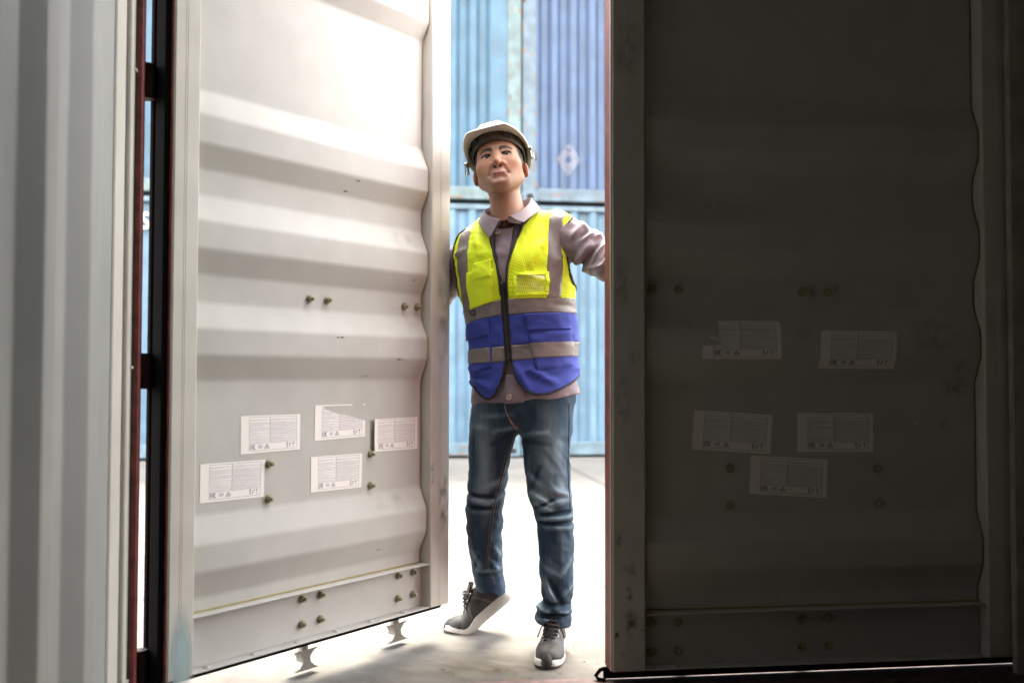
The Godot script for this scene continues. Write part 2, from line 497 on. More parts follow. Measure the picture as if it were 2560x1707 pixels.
# one door leaf: x runs from its left edge as seen from inside, y up, z towards the inside
func build_door(door: Node3D, W: float, sl: float, sr: float, bolts: Array, small: Array, hinge_left: bool) -> void:
	var x0 := sl
	var x1 := W - sr
	# sheet
	var b := MB.new()
	var pr := RIBS.duplicate()
	pr.reverse()
	fold_sheet(b, pr, func(a: float, o: float, w: float) -> Vector3: return Vector3(w, a, o), x0 + 0.001, x1 - 0.016, 0.009, 0.0025)
	# at the right end the sheet is pressed flat into a rounded return before it meets the stile
	for w: Array in [[x1 - 0.016, x1 - 0.008], [x1 - 0.008, x1 + 0.004]]:
		fold_sheet(b, pr, func(a: float, o: float, q: float) -> Vector3:
			var t := q - (x1 - 0.016)
			return Vector3(q, a, o - (t * 0.25 if t < 0.008 else 0.002 + (t - 0.008) * 0.85)) if q > 0.01 else Vector3(q, a, o), w[0], w[1], 0.009)
	obj("corrugated_panel", b, M.door_paint, door)
	# outer skin behind the panel
	# stiles: white inside channel, red outside
	for e in [[0.0, sl], [W - sr, W]]:
		var s := MB.new()
		s.box(Vector3(e[0] + (0.0 if e[0] > 0 else 0.0015), BOT, -0.060), Vector3(e[1] - (0.0015 if e[0] > 0 else 0.0), TOP, 0.0), 0.004)
		for g in [0.42, 0.5]:
			var gx: float = lerpf(e[0], e[1], g)
			s.box(Vector3(gx, BOT + 0.002, -0.002), Vector3(gx + 0.0025, TOP - 0.002, 0.0006), 0.0004)
		obj("stile", s, M.stile, door)
		var r := MB.new()
		var ox: float = e[0] - 0.001 if e[0] == 0.0 else e[1] - 0.010
		r.box(Vector3(ox, BOT - 0.001, -0.066 if hinge_left else -0.086), Vector3(ox + 0.011, TOP + 0.001, -0.006), 0.002)
		obj("painted_edge", r, M.red_paint, door)
	# rails
	var rl := MB.new()
	rl.box(Vector3(x0, BOT + 0.006, -0.046), Vector3(x1, SHELF - 0.006, -0.0415), 0.001)
	rl.box(Vector3(x0, SHELF - 0.005, -0.046), Vector3(x1, SHELF, -0.004), 0.0015)
	rl.box(Vector3(x0, BOT, -0.060), Vector3(x1, BOT + 0.0055, -0.003), 0.0015)
	obj("bottom_rail", rl, M.door_paint, door)
	rl = MB.new()
	rl.box(Vector3(x0, 2.662, -0.060), Vector3(x1, TOP, -0.002), 0.003)
	obj("top_rail", rl, M.door_paint, door)
	# red outside skin
	var sk := MB.new()
	fold_sheet(sk, RIBS.map(func(q: Vector2) -> Vector2: return q - Vector2(0, 0.017)), func(a: float, o: float, w: float) -> Vector3: return Vector3(w, a, o), x0 + 0.002, x1 - 0.018, 0.009, 0.003)
	sk.box(Vector3(x0, BOT + 0.007, -0.052), Vector3(x1, SHELF, -0.0475), 0.001)
	obj("outer_skin", sk, M.red_paint, door)
	# sealant where the sheet meets the frame
	var se := MB.new()
	for xx in [x0 + 0.0025, x1 - 0.0035]:
		var path := []
		for q in 130:
			var y := lerpf(SHELF + 0.004, 2.655, q / 129.0)
			path.append(Vector3(xx, y, rib_depth(y) - (0.007 if xx > 0.5 else 0.0) + 0.0007 * sin(q * 1.7)))
		se.tube(path, 0.0038, 6)
	se.tube([Vector3(x0, SHELF + 0.002, -0.043), Vector3((x0 + x1) / 2, SHELF + 0.002, -0.043), Vector3(x1, SHELF + 0.002, -0.043)], 0.003, 6)
	obj("sealant_bead", se, M.sealant, door)
	# bolts
	var bm := bolt_mesh().mesh()
	for p: Vector2 in bolts:
		var o := MeshInstance3D.new()
		o.name = "bolt"; o.mesh = bm; o.material_override = M.bolt
		door.add_child(o, true)
		o.position = Vector3(p.x, p.y, rib_depth(p.y) + 0.0012)
		o.rotation.z = p.x * 37.0
		o.scale = Vector3.ONE * (0.86 if absf(p.y - 0.851) > 0.01 else 0.55)
		if absf(p.y - 0.851) < 0.01: o.material_override = M.door_paint
	var rm := MB.new()
	rm.lathe([Vector2(0.0, 0.006), Vector2(0.006, 0.0055), Vector2(0.0105, 0.003), Vector2(0.012, 0.0)], Vector3.ZERO, Vector3.UP, 14)
	var rmm := rm.mesh()
	for p: Vector2 in small:
		var o := MeshInstance3D.new()
		o.name = "rivet"; o.mesh = rmm; o.material_override = M.door_paint
		door.add_child(o, true)
		o.position = Vector3(p.x, BOT + 0.0056, -0.021)
	# rubber gasket round the leaf
	var ga := MB.new()
	ga.box(Vector3(0.002 if not hinge_left else -0.020, BOT - 0.012, -0.088), Vector3(0.018, TOP + 0.01, -0.0665), 0.005)
	ga.box(Vector3(W - 0.018, BOT - 0.012, -0.088), Vector3(W + (0.012 if hinge_left else 0.024), TOP + 0.01, -0.0665), 0.005)
	ga.box(Vector3(0.018, BOT - 0.016, -0.085), Vector3(W - 0.018, BOT - 0.0005, -0.022), 0.004)
	if hinge_left:
		ga.box(Vector3(-0.018, BOT - 0.01, -0.0665), Vector3(-0.0012, TOP, -0.013), 0.006)
	obj("rubber_gasket", ga, M.rubber, door)
	# hinges
	for y in [0.18, 1.005, 1.825, 2.50]:
		var h := MB.new()
		var hx := -0.040 if hinge_left else W + 0.035
		h.lathe([Vector2(0, -0.050), Vector2(0.022, -0.050), Vector2(0.022, 0.050), Vector2(0, 0.050)], Vector3(hx, y, -0.07), Vector3.UP, 14)
		var ex := 0.16 if hinge_left else W - 0.16
		h.box(Vector3(minf(hx, ex), y - 0.045, -0.098), Vector3(maxf(hx, ex), y + 0.045, -0.089), 0.002)
		obj("hinge", h, M.hinge, door)
	# locking bars outside, with cam ends below the leaf
	for lx in ([0.60, 1.04] if hinge_left else [0.24, 0.62]):
		var lb := MB.new()
		lb.tube([Vector3(lx, 0.075, -0.115), Vector3(lx, 1.4, -0.115), Vector3(lx, TOP + 0.06, -0.115)], 0.0165, 14)
		obj("locking_bar", lb, M.zinc, door)
		for y in [0.23, 0.85, 1.25, 1.9, 2.5]:
			lb = MB.new()
			lb.box(Vector3(lx - 0.045, y - 0.03, -0.137), Vector3(lx + 0.045, y + 0.03, -0.092), 0.006)
			obj("bar_bracket", lb, M.zinc, door)
		for yy in [0.055, TOP + 0.055]:
			var cm := MB.new()
			var pr2 := [Vector2(-0.052, 0.030), Vector2(-0.028, 0.022), Vector2(-0.016, 0.004), Vector2(-0.014, -0.010), Vector2(-0.030, -0.028), Vector2(-0.056, -0.036), Vector2(0.056, -0.036), Vector2(0.036, -0.028), Vector2(0.018, -0.012), Vector2(0.016, 0.006), Vector2(0.030, 0.022), Vector2(0.054, 0.032)]
			var pts := PackedVector2Array(pr2)
			var tr := Geometry2D.triangulate_polygon(pts)
			for i in range(0, tr.size(), 3):
				var A := Vector3(lx + pts[tr[i]].x, yy + pts[tr[i]].y, 0); var B := Vector3(lx + pts[tr[i + 1]].x, yy + pts[tr[i + 1]].y, 0); var C := Vector3(lx + pts[tr[i + 2]].x, yy + pts[tr[i + 2]].y, 0)
				if (B - A).cross(C - A).z < 0:
					var tmp := B; B = C; C = tmp
				var f := Vector3(0, 0, -0.098); var k := Vector3(0, 0, -0.132)
				cm.tri(A + f, B + f, C + f); cm.tri(A + k, C + k, B + k)
			for i in pts.size():
				var p := pts[i]; var q := pts[(i + 1) % pts.size()]
				cm.quad(Vector3(lx + p.x, yy + p.y, -0.132), Vector3(lx + q.x, yy + q.y, -0.132), Vector3(lx + q.x, yy + q.y, -0.098), Vector3(lx + p.x, yy + p.y, -0.098))
			obj("cam_end", cm, M.zinc, door)
		var hd := MB.new()
		var dirx := 0.36 * (1.0 if hinge_left else -1.0) * (-1.0)
		hd.tube([Vector3(lx, 1.12, -0.14), Vector3(lx + dirx * 0.5, 1.12, -0.15), Vector3(lx + dirx, 1.11, -0.145)], 0.011, 8)
		obj("handle", hd, M.zinc, door)

func build_container() -> void:
	sticker_print()
	M.stile = mat(Color(0.64, 0.62, 0.58), 0.34, 0.0, ntex(0.008, 0.94, 1.0, 31), 1.0)
	M.hinge = mat(Color(0.018, 0.006, 0.006), 0.7)
	M.sticker = StandardMaterial3D.new()
	M.sticker.albedo_texture = sticker_tex
	M.sticker.albedo_color = Color(0.97, 0.96, 0.95).linear_to_srgb()
	M.sticker.roughness = 0.55
	var ct := thing("shipping_container", Vector3(0.65, 0.0, 0.2))
	tag(ct, "maroon shipping container with white painted inside, seen from within, one door open", "container")
	var O := -ct.position
	var sub := func(nm: String, b: MB, m: Material, parent: Node3D = ct) -> MeshInstance3D:
		var o := obj(nm, b, m, parent)
		if parent == ct: o.position = O
		return o
	# side walls, corrugated from inside; red skin outside
	var Z0 := -2.62
	var Z1 := 3.3
	for side: float in [-1.0, 1.0]:
		var X := -0.66 if side < 0 else 1.965
		var prof := []
		var z := -2.705
		prof.append(Vector2(-2.80, -0.036))
		var ends := []
		z = -2.60
		# from the door inwards: outer flat, then period 0.314: slope in, inner flat, slope out
		var zz := -2.54
		prof.append(Vector2(zz, -0.036))
		var first := true
		while zz < Z1 - 0.4:
			prof.append(Vector2(zz + 0.075, 0.0))          # away-facing slope
			prof.append(Vector2(zz + 0.15, 0.0))           # inner flat
			prof.append(Vector2(zz + 0.225, -0.036))       # slope towards the camera
			prof.append(Vector2(zz + 0.314, -0.036))
			zz += 0.314
		prof.append(Vector2(Z1, -0.036))
		var b := MB.new()
		fold_sheet(b, prof, func(a: float, o: float, w: float) -> Vector3: return Vector3(X - o * side, w, a), 0.10, 2.78, 0.008)
		fold_sheet(b, [Vector2(Z1, -0.08), Vector2(-2.8, -0.08)], func(a: float, o: float, w: float) -> Vector3: return Vector3(X - o * side, w, a), 0.0, 2.9, 0.0)
		sub.call("side_wall", b, M.wall_paint if side < 0 else M.bounce_paint)
		# corner post
		var p := MB.new()
		var s := side
		var bx := func(mb: MB, a: float, c: float, y0: float, y1: float, z0: float, z1: float, bev: float) -> void:
			mb.box(Vector3(minf(X + s * a, X + s * c), y0, z0), Vector3(maxf(X + s * a, X + s * c), y1, z1), bev)
		bx.call(p, 0.030, 0.15, 0.0, 2.9, -2.86, -2.70, 0.004)
		bx.call(p, 0.017 if s < 0 else -0.055, 0.06, 0.02, 2.78, -2.835 if s < 0 else -2.826, -2.802, 0.003)
		var post: Node3D = sub.call("corner_post", p, M.stile if side < 0 else M.bounce_paint)
		var gl := MB.new()
		bx.call(gl, 0.0195, 0.05, 0.1, 2.78, -2.858, -2.8365, 0.002)
		obj("green_primer_strip", gl, M.green_line, post)
		var rd := MB.new()
		bx.call(rd, 0.0 if s < 0 else 0.0, 0.15, 0.05, 2.85, -2.890, -2.862, 0.003)
		obj("painted_edge", rd, M.red_paint, post)
		for y in [0.16, 1.015, 1.84, 2.50]:
			var ln := MB.new()
			bx.call(ln, 0.014, 0.03, y - 0.004, y + 0.004, -2.862, -2.834, 0.001)
			obj("weld_tab", ln, M.stile, post)
	var f := MB.new()
	var k := 0
	var fl: Node3D = null
	for i in 9:
		var x := -0.70 + i * 0.305
		f = MB.new()
		f.box(Vector3(x, 0.03, -2.76), Vector3(x + 0.302, 0.108, 3.3), 0.002)
		sub.call("floor_board", f, M.plywood)
	f = MB.new()
	f.box(Vector3(-0.8, -0.0, -2.93), Vector3(2.12, 0.1, -2.763), 0.006)
	sub.call("door_sill", f, M.sill)
	f = MB.new()
	f.box(Vector3(-0.8, 2.735, -2.89), Vector3(2.12, 2.9, -2.70), 0.006)
	sub.call("door_header", f, M.red_paint)
	f = MB.new()
	f.box(Vector3(-0.76, 2.78, -2.699), Vector3(2.1, 2.9, 3.4), 0.0)
	sub.call("roof", f, M.bounce_paint)
	f = MB.new()
	f.box(Vector3(-0.76, 0.0, 3.301), Vector3(2.1, 2.779, 3.4), 0.0)
	sub.call("end_wall", f, M.bounce_paint)
	# doors
	var d := thing("container_door", Vector3(-0.58108, 0.0, -2.89041) + O, PI / 2 - 0.76936771, ct)
	d.set_meta("label", "door swung halfway open, bright white inside with five paper labels")
	build_door(d, 1.2145, 0.088, 0.108, [Vector2(0.392, 0.716), Vector2(0.390, 0.607), Vector2(0.84, 0.719), Vector2(0.84, 0.609), Vector2(0.553, 1.244), Vector2(0.631, 1.244), Vector2(1.006, 1.245), Vector2(1.075, 1.246),
		Vector2(0.528, 0.273), Vector2(0.608, 0.273), Vector2(0.526, 0.192), Vector2(0.606, 0.193), Vector2(0.978, 0.275), Vector2(1.057, 0.275), Vector2(0.976, 0.194), Vector2(1.056, 0.195)],
		[Vector2(0.149, 0), Vector2(0.317, 0), Vector2(0.489, 0), Vector2(0.656, 0), Vector2(0.819, 0), Vector2(0.984, 0)], true)
	var q := func(a: Array) -> Array:
		var out := []
		for i in 4: out.append(Vector2(a[i * 2], a[i * 2 + 1]))
		return out
	sticker(d, q.call([0.134, 0.619, 0.37, 0.616, 0.374, 0.731, 0.135, 0.733]), [], "lowest white paper label nearest the hinge")
	sticker(d, q.call([0.279, 0.752, 0.515, 0.754, 0.516, 0.868, 0.278, 0.869]), [PackedVector2Array([Vector2(0.955, -0.1), Vector2(1.1, -0.1), Vector2(1.1, 0.16)])], "white paper label with a nicked upper corner")
	sticker(d, q.call([0.577, 0.778, 0.81, 0.781, 0.811, 0.895, 0.579, 0.895]), [PackedVector2Array([Vector2(0.12, 0.06), Vector2(0.5, 0.04), Vector2(0.93, 0.0), Vector2(1.1, 0.1), Vector2(1.1, 0.5), Vector2(0.98, 0.5), Vector2(0.8, 0.42), Vector2(0.5, 0.28), Vector2(0.3, 0.2)])], "paper label with its upper right torn away")
	sticker(d, q.call([0.563, 0.61, 0.795, 0.607, 0.798, 0.724, 0.563, 0.726]), [], "white paper label below the torn one")
	sticker(d, q.call([0.846, 0.725, 1.081, 0.723, 1.082, 0.84, 0.845, 0.839]), [], "white paper label at the free stile with a curling edge", 0.012)
	var d2 := thing("container_door", Vector3(0.669, 0.0, -2.834) + O, 0.0, ct)
	d2.set_meta("label", "closed door in deep shade with five paper labels")
	var sh := func(a: Array) -> Array:
		return a.map(func(p: Vector2) -> Vector2: return Vector2(p.x - 0.669, p.y))
	build_door(d2, 1.276, 0.101, 0.105, sh.call([Vector2(0.804, 1.254), Vector2(0.885, 1.253), Vector2(1.272, 1.251), Vector2(1.354, 1.25), Vector2(1.042, 0.719), Vector2(1.042, 0.608), Vector2(1.511, 0.716), Vector2(1.51, 0.607),
		Vector2(0.798, 0.270), Vector2(0.878, 0.268), Vector2(1.263, 0.266), Vector2(1.346, 0.266), Vector2(0.798, 0.186), Vector2(0.877, 0.185), Vector2(1.264, 0.184), Vector2(1.346, 0.185), Vector2(1.64, 0.852), Vector2(1.725, 0.850)]),
		sh.call([Vector2(0.856, 0), Vector2(1.027, 0), Vector2(1.198, 0), Vector2(1.371, 0), Vector2(1.549, 0), Vector2(1.72, 0)]), false)
	var q2 := func(a: Array) -> Array:
		var out := []
		for i in 4: out.append(Vector2(a[i * 2] - 0.669, a[i * 2 + 1]))
		return out
	sticker(d2, q2.call([0.947, 1.045, 1.192, 1.046, 1.190, 1.159, 0.947, 1.159]), [PackedVector2Array([Vector2(-0.1, -0.1), Vector2(0.23, -0.1), Vector2(0.2, 0.2), Vector2(0.22, 0.45), Vector2(0.08, 0.41), Vector2(0.1, 0.47), Vector2(0.24, 0.55), Vector2(0.2, 0.64), Vector2(0.12, 0.67), Vector2(0.0, 0.64), Vector2(-0.1, 0.7)])], "paper label with its upper left torn away")
	sticker(d2, q2.call([1.312, 1.018, 1.556, 1.017, 1.563, 1.131, 1.318, 1.132]), [], "paper label folded over a rib")
	sticker(d2, q2.call([0.924, 0.777, 1.169, 0.760, 1.176, 0.877, 0.932, 0.893]), [], "tilted paper label near the free stile")
	sticker(d2, q2.call([1.254, 0.766, 1.498, 0.764, 1.499, 0.882, 1.255, 0.883]), [], "straight paper label on the wide flat")
	sticker(d2, q2.call([1.101, 0.642, 1.345, 0.626, 1.351, 0.742, 1.108, 0.757]), [], "lowest paper label, between the bolts")
	var wl := MB.new()
	wl.box(Vector3(-0.0018, BOT + 0.004, -0.0125), Vector3(0.0006, TOP - 0.004, -0.0028), 0.0006)
	obj("worn_edge", wl, M.worn_edge, d2)
	var lip := MB.new()
	lip.tube([Vector3(-0.006, 0.137, -0.055), Vector3(-0.02, 0.13, -0.065), Vector3(-0.032, 0.112, -0.07), Vector3(-0.026, 0.104, -0.06), Vector3(-0.008, 0.104, -0.05)], 0.006, 8)
	lip.box(Vector3(-0.01, 0.102, -0.075), Vector3(1.33, 0.136, -0.066), 0.004)
	obj("gasket_lip", lip, M.rubber, d2)
	# marks of use
	var on_sheet := func(x: float, y: float) -> Vector3: return Vector3(x, y, rib_depth(y) + 0.0011)
	var on_stile := func(x: float, y: float) -> Vector3: return Vector3(x, y, 0.0011)
	var dust := Color(0.33, 0.30, 0.26)
	stain(d, "pale_blue_stain", Vector2(0.045, 0.17), Vector2(0.05, 0.20), Color(0.40, 0.55, 0.58), 1.1, on_stile, 3.0, 0.5, 1.0)
	stain(d, "dust_film", Vector2(0.95, 0.545), Vector2(0.16, 0.045), dust, 0.16, on_sheet, 5.0, 0.9, 14.0)
	stain(d, "dust_film", Vector2(1.0, 1.168), Vector2(0.14, 0.042), dust, 0.16, on_sheet, 6.0, 0.9, 14.0)
	stain(d, "dust_film", Vector2(1.0, 1.486), Vector2(0.14, 0.042), dust, 0.16, on_sheet, 7.0, 0.9, 14.0)
	stain(d, "dust_film", Vector2(1.0, 1.80), Vector2(0.14, 0.042), dust, 0.16, on_sheet, 8.0, 0.9, 14.0)
	stain(d, "teal_smear", Vector2(1.115, 0.63), Vector2(0.012, 0.05), Color(0.25, 0.50, 0.50), 1.3, on_stile, 9.0, 0.6, 30.0)
	stain(d, "scuff", Vector2(1.17, 1.25), Vector2(0.05, 0.30), Color(0.30, 0.27, 0.23), 0.5, on_stile, 10.0, 0.6, 12.0)
	stain(d, "scuff", Vector2(1.18, 0.52), Vector2(0.04, 0.16), Color(0.25, 0.21, 0.17), 0.6, on_stile, 11.0, 0.6, 25.0)
	for s in [[0.70, 1.62], [0.74, 1.66], [0.86, 0.385], [0.66, 1.12], [0.80, 0.99], [1.03, 1.34], [0.95, 1.05]]:
		stain(d, "scuff", Vector2(s[0], s[1]), Vector2(0.012 + 0.02 * fposmod(s[0] * 7.3, 1.0), 0.004), Color(0.06, 0.05, 0.05), 1.4, on_sheet, s[0] * 9.0, 0.6, 60.0)
	for s in [[0.05, 1.95, 0.05, 0.12, 0.5], [0.03, 1.27, 0.03, 0.10, 0.6], [0.07, 1.05, 0.03, 0.06, 0.5], [0.035, 0.92, 0.04, 0.12, 0.5], [0.02, 0.52, 0.012, 0.03, 1.2], [0.05, 0.42, 0.03, 0.05, 0.9], [0.015, 0.24, 0.010, 0.022, 1.5], [0.055, 0.28, 0.03, 0.05, 0.9], [0.09, 0.25, 0.010, 0.02, 1.1], [0.05, 0.36, 0.014, 0.03, 1.3], [0.03, 0.19, 0.02, 0.012, 1.0]]:
		stain(d2, "scuff", Vector2(s[0], s[1]), Vector2(s[2], s[3]), Color(0.07, 0.08, 0.08), s[4] * 0.6, on_stile, s[1] * 13.0, 0.6, 30.0)
	for s in [[0.40, 1.13, 0.10, 0.03, 0.6], [0.64, 1.25, 0.02, 0.03, 0.9], [0.72, 1.25, 0.03, 0.035, 0.8], [0.60, 1.12, 0.05, 0.03, 0.5], [1.02, 1.12, 0.10, 0.07, 0.6], [1.10, 0.97, 0.06, 0.04, 0.9], [1.12, 1.02, 0.05, 0.03, 0.9], [0.24, 0.965, 0.04, 0.015, 0.8], [0.2, 1.14, 0.08, 0.05, 0.5], [0.9, 0.4, 0.15, 0.03, 0.4], [0.5, 0.33, 0.05, 0.012, 0.9], [0.36, 1.5, 0.2, 0.06, 0.3]]:
		stain(d2, "scuff", Vector2(s[0], s[1]), Vector2(s[2], s[3]), Color(0.10, 0.12, 0.10), s[4] * 0.45, on_sheet, s[0] * 17.0, 0.6, 24.0)

# ---------------------------------------------------------------- the blue containers across the yard
func yard_container(at: Vector3, L: float, H: float, face_col: Color, post_col: Color, period: float, label: String, sd: int) -> Node3D:
	var ct := thing("blue_container", at)
	tag(ct, label, "container", "blue containers stacked across the yard")
	var r := RandomNumberGenerator.new()
	r.seed = sd
	var paint := mat(face_col, 0.5, 0.0, ntex(0.01, 0.78, 1.0, 41), 0.35)
	var frame := mat(post_col, 0.55, 0.0, ntex(0.014, 0.7, 1.0, 43), 0.6)
	var rust := mat(Color(0.15, 0.085, 0.05), 0.9)
	var hole := mat(Color(0.01, 0.01, 0.01), 0.9)
	var b := MB.new()
	var prof := []
	var x := 0.19
	prof.append(Vector2(0.15, -0.02))
	while x < L - 0.4:
		prof.append(Vector2(x, -0.020)); prof.append(Vector2(x + period * 0.22, -0.084)); prof.append(Vector2(x + period * 0.52, -0.084)); prof.append(Vector2(x + period * 0.75, -0.020))
		x += period
	prof.append(Vector2(L - 0.15, -0.02))
	fold_sheet(b, prof, func(a: float, o: float, w: float) -> Vector3: return Vector3(a, w, o), 0.13, H - 0.06, 0.012)
	obj("side_panel", b, paint, ct)
	for e: float in [0.0, L - 0.17]:
		b = MB.new()
		b.box(Vector3(e, 0.0, -0.17), Vector3(e + 0.17, H, 0.0), 0.012)
		var post := obj("corner_post", b, frame, ct)
		var rs := MB.new()
		for i in 26:   # chips of rust, mostly along the edges
			var px := e + (0.012 if r.randf() < 0.5 else 0.158) + r.randfn() * 0.02
			px = clampf(px, e + 0.01, e + 0.16)
			var py := r.randf_range(0.15, H - 0.15)
			var w := r.randf_range(0.006, 0.018); var h := r.randf_range(0.012, 0.09)
			var pts := []
			for k in 7:
				var a := TAU * k / 7
				pts.append(Vector3(px + cos(a) * w * r.randf_range(0.6, 1.0), py + sin(a) * h * r.randf_range(0.6, 1.0), 0.0))
			rs.poly(pts, Vector3(0, 0, 0.0015))
		obj("rust_patch", rs, rust, post).set_meta("kind", "stuff")
	b = MB.new()
	b.box(Vector3(0.171, 0.0, -0.12), Vector3(L - 0.171, 0.155, -0.006), 0.01)
	var rail := obj("bottom_rail", b, frame, ct)
	var rr := MB.new()
	for i in 60:
		var px := r.randf_range(0.3, L - 0.3)
		var w := r.randf_range(0.03, 0.14); var h := r.randf_range(0.006, 0.016)
		var py := r.randf_range(0.008, 0.03) if r.randf() < 0.8 else r.randf_range(0.05, 0.14)
		var pts := []
		for k in 8:
			var a := TAU * k / 8
			pts.append(Vector3(px + cos(a) * w * r.randf_range(0.6, 1.0), maxf(py + sin(a) * h * r.randf_range(0.6, 1.0), 0.003), -0.006))
		rr.poly(pts, Vector3(0, 0, 0.0015))
	obj("rust_patch", rr, rust, rail).set_meta("kind", "stuff")
	b = MB.new()
	b.box(Vector3(0.171, H - 0.075, -0.10), Vector3(L - 0.171, H - 0.012, -0.006), 0.008)
	obj("top_rail", b, frame, ct)
	for e: float in [0.0, L - 0.178]:
		for y: float in [-0.012, H - 0.118]:
			b = MB.new()
			b.box(Vector3(e - 0.004, y, -0.17), Vector3(e + 0.182, y + 0.13, 0.006), 0.01)
			var cc := obj("corner_casting", b, frame, ct)
			var ho := MB.new()
			var pts := []
			for k in 16:
				var a := TAU * k / 16
				pts.append(Vector3(e + 0.089 + cos(a) * 0.03 + signf(cos(a)) * 0.012, y + 0.065 + sin(a) * 0.032, 0.0045))
			ho.poly(pts, Vector3(0, 0, 0.002))
			obj("casting_hole", ho, hole, cc)
	b = MB.new()
	b.box(Vector3(0.02, 0.06, -2.5), Vector3(L - 0.02, H - 0.02, -0.13))
	obj("container_body", b, paint, ct)
	return ct

func build_yard_containers() -> void:
	var L := 12.6
	var z := -11.75
	var sx := 1.675
	var a := yard_container(Vector3(sx - L - 0.006, 3.075, z), L, 3.0, Color(0.040, 0.102, 0.162), Color(0.103, 0.156, 0.167), 0.242, "upper sky blue container, left of the seam above the helmet", 3)
	var c := yard_container(Vector3(sx + 0.008, 3.075, z), L, 3.0, Color(0.039, 0.074, 0.149), Color(0.087, 0.131, 0.174), 0.235, "upper deeper blue container with a faded diamond mark", 4)
	var low: Node3D = yard_container(Vector3(sx - L - 0.01, 0.03, z + 0.01), L, 3.0, Color(0.079, 0.153, 0.228), Color(0.098, 0.162, 0.210), 0.242, "lower pale blue container with a white letter, partly behind the open door", 5)
	yard_container(Vector3(sx + 0.012, 0.03, z + 0.01), L, 3.0, Color(0.080, 0.153, 0.221), Color(0.102, 0.162, 0.206), 0.235, "lower pale blue container beside the closed door's edge", 6)
	# remains of a diamond placard
	var pl := MB.new()
	var px := 0.57
	var prof := func(x: float) -> float:
		var u := fposmod(x - 0.19, 0.235) / 0.235
		if u < 0.25: return lerpf(-0.02, -0.084, u / 0.25)
		if u < 0.5: return -0.084
		if u < 0.75: return lerpf(-0.084, -0.02, (u - 0.5) / 0.25)
		return -0.02
	for i in 34:
		for j in 34:
			var u := (i + 0.5) / 17.0 - 1.0
			var w := (j + 0.5) / 17.0 - 1.0
			if absf(u) + absf(w) > 1.0: continue
			if absf(u) + absf(w) < 0.24 or nz.get_noise_2d(u * 3.0, w * 3.0) > 0.42: continue
			var q := []
			for d in [[0, 0], [1, 0], [1, 1], [0, 1]]:
				var xx: float = px + ((i + d[0]) / 17.0 - 1.0) * 0.15
				var yy: float = 0.52 + ((j + d[1]) / 17.0 - 1.0) * 0.2
				q.append(Vector3(xx, yy, prof.call(xx) + 0.004))
			pl.quad(q[0], q[1], q[2], q[3])
	obj("placard_mark", pl, mat(Color(0.10, 0.11, 0.145), 0.7), c)
	# what shows of the white lettering on the lower container
	var tm := TextMesh.new()
	tm.text = "S"
	var fnt := SystemFont.new()
	fnt.font_names = PackedStringArray(["Droid Sans"])
	fnt.font_weight = 700
	tm.font = fnt
	tm.font_size = 32
	tm.pixel_size = 0.0085
	tm.depth = 0.004
	var tl := MeshInstance3D.new()
	tl.name = "painted_letter"
	tl.mesh = tm
	tl.material_override = mat(Color(0.36, 0.38, 0.38), 0.6)
	low.add_child(tl, true)
	tl.position = Vector3(-2.66 - low.position.x, 2.70, -0.012)

# ================================================================ the man
# Distance fields meshed by surface nets.
func smin(a: float, b: float, k: float) -> float:
	var h := maxf(k - absf(a - b), 0.0) / k
	return minf(a, b) - h * h * k * 0.25
func smax(a: float, b: float, k: float) -> float:
	return -smin(-a, -b, k)
func cone(p: Vector3, a: Vector3, b: Vector3, ra: float, rb: float) -> float:
	var ab := b - a
	var t := clampf((p - a).dot(ab) / ab.length_squared(), 0.0, 1.0)
	return (p - a - ab * t).length() - lerpf(ra, rb, t)
func ell(p: Vector3, c: Vector3, r: Vector3) -> float:
	var q := (p - c) / r
	var k0 := q.length()
	var k1 := (q / r).length()
	return k0 * (k0 - 1.0) / maxf(k1, 1e-6)

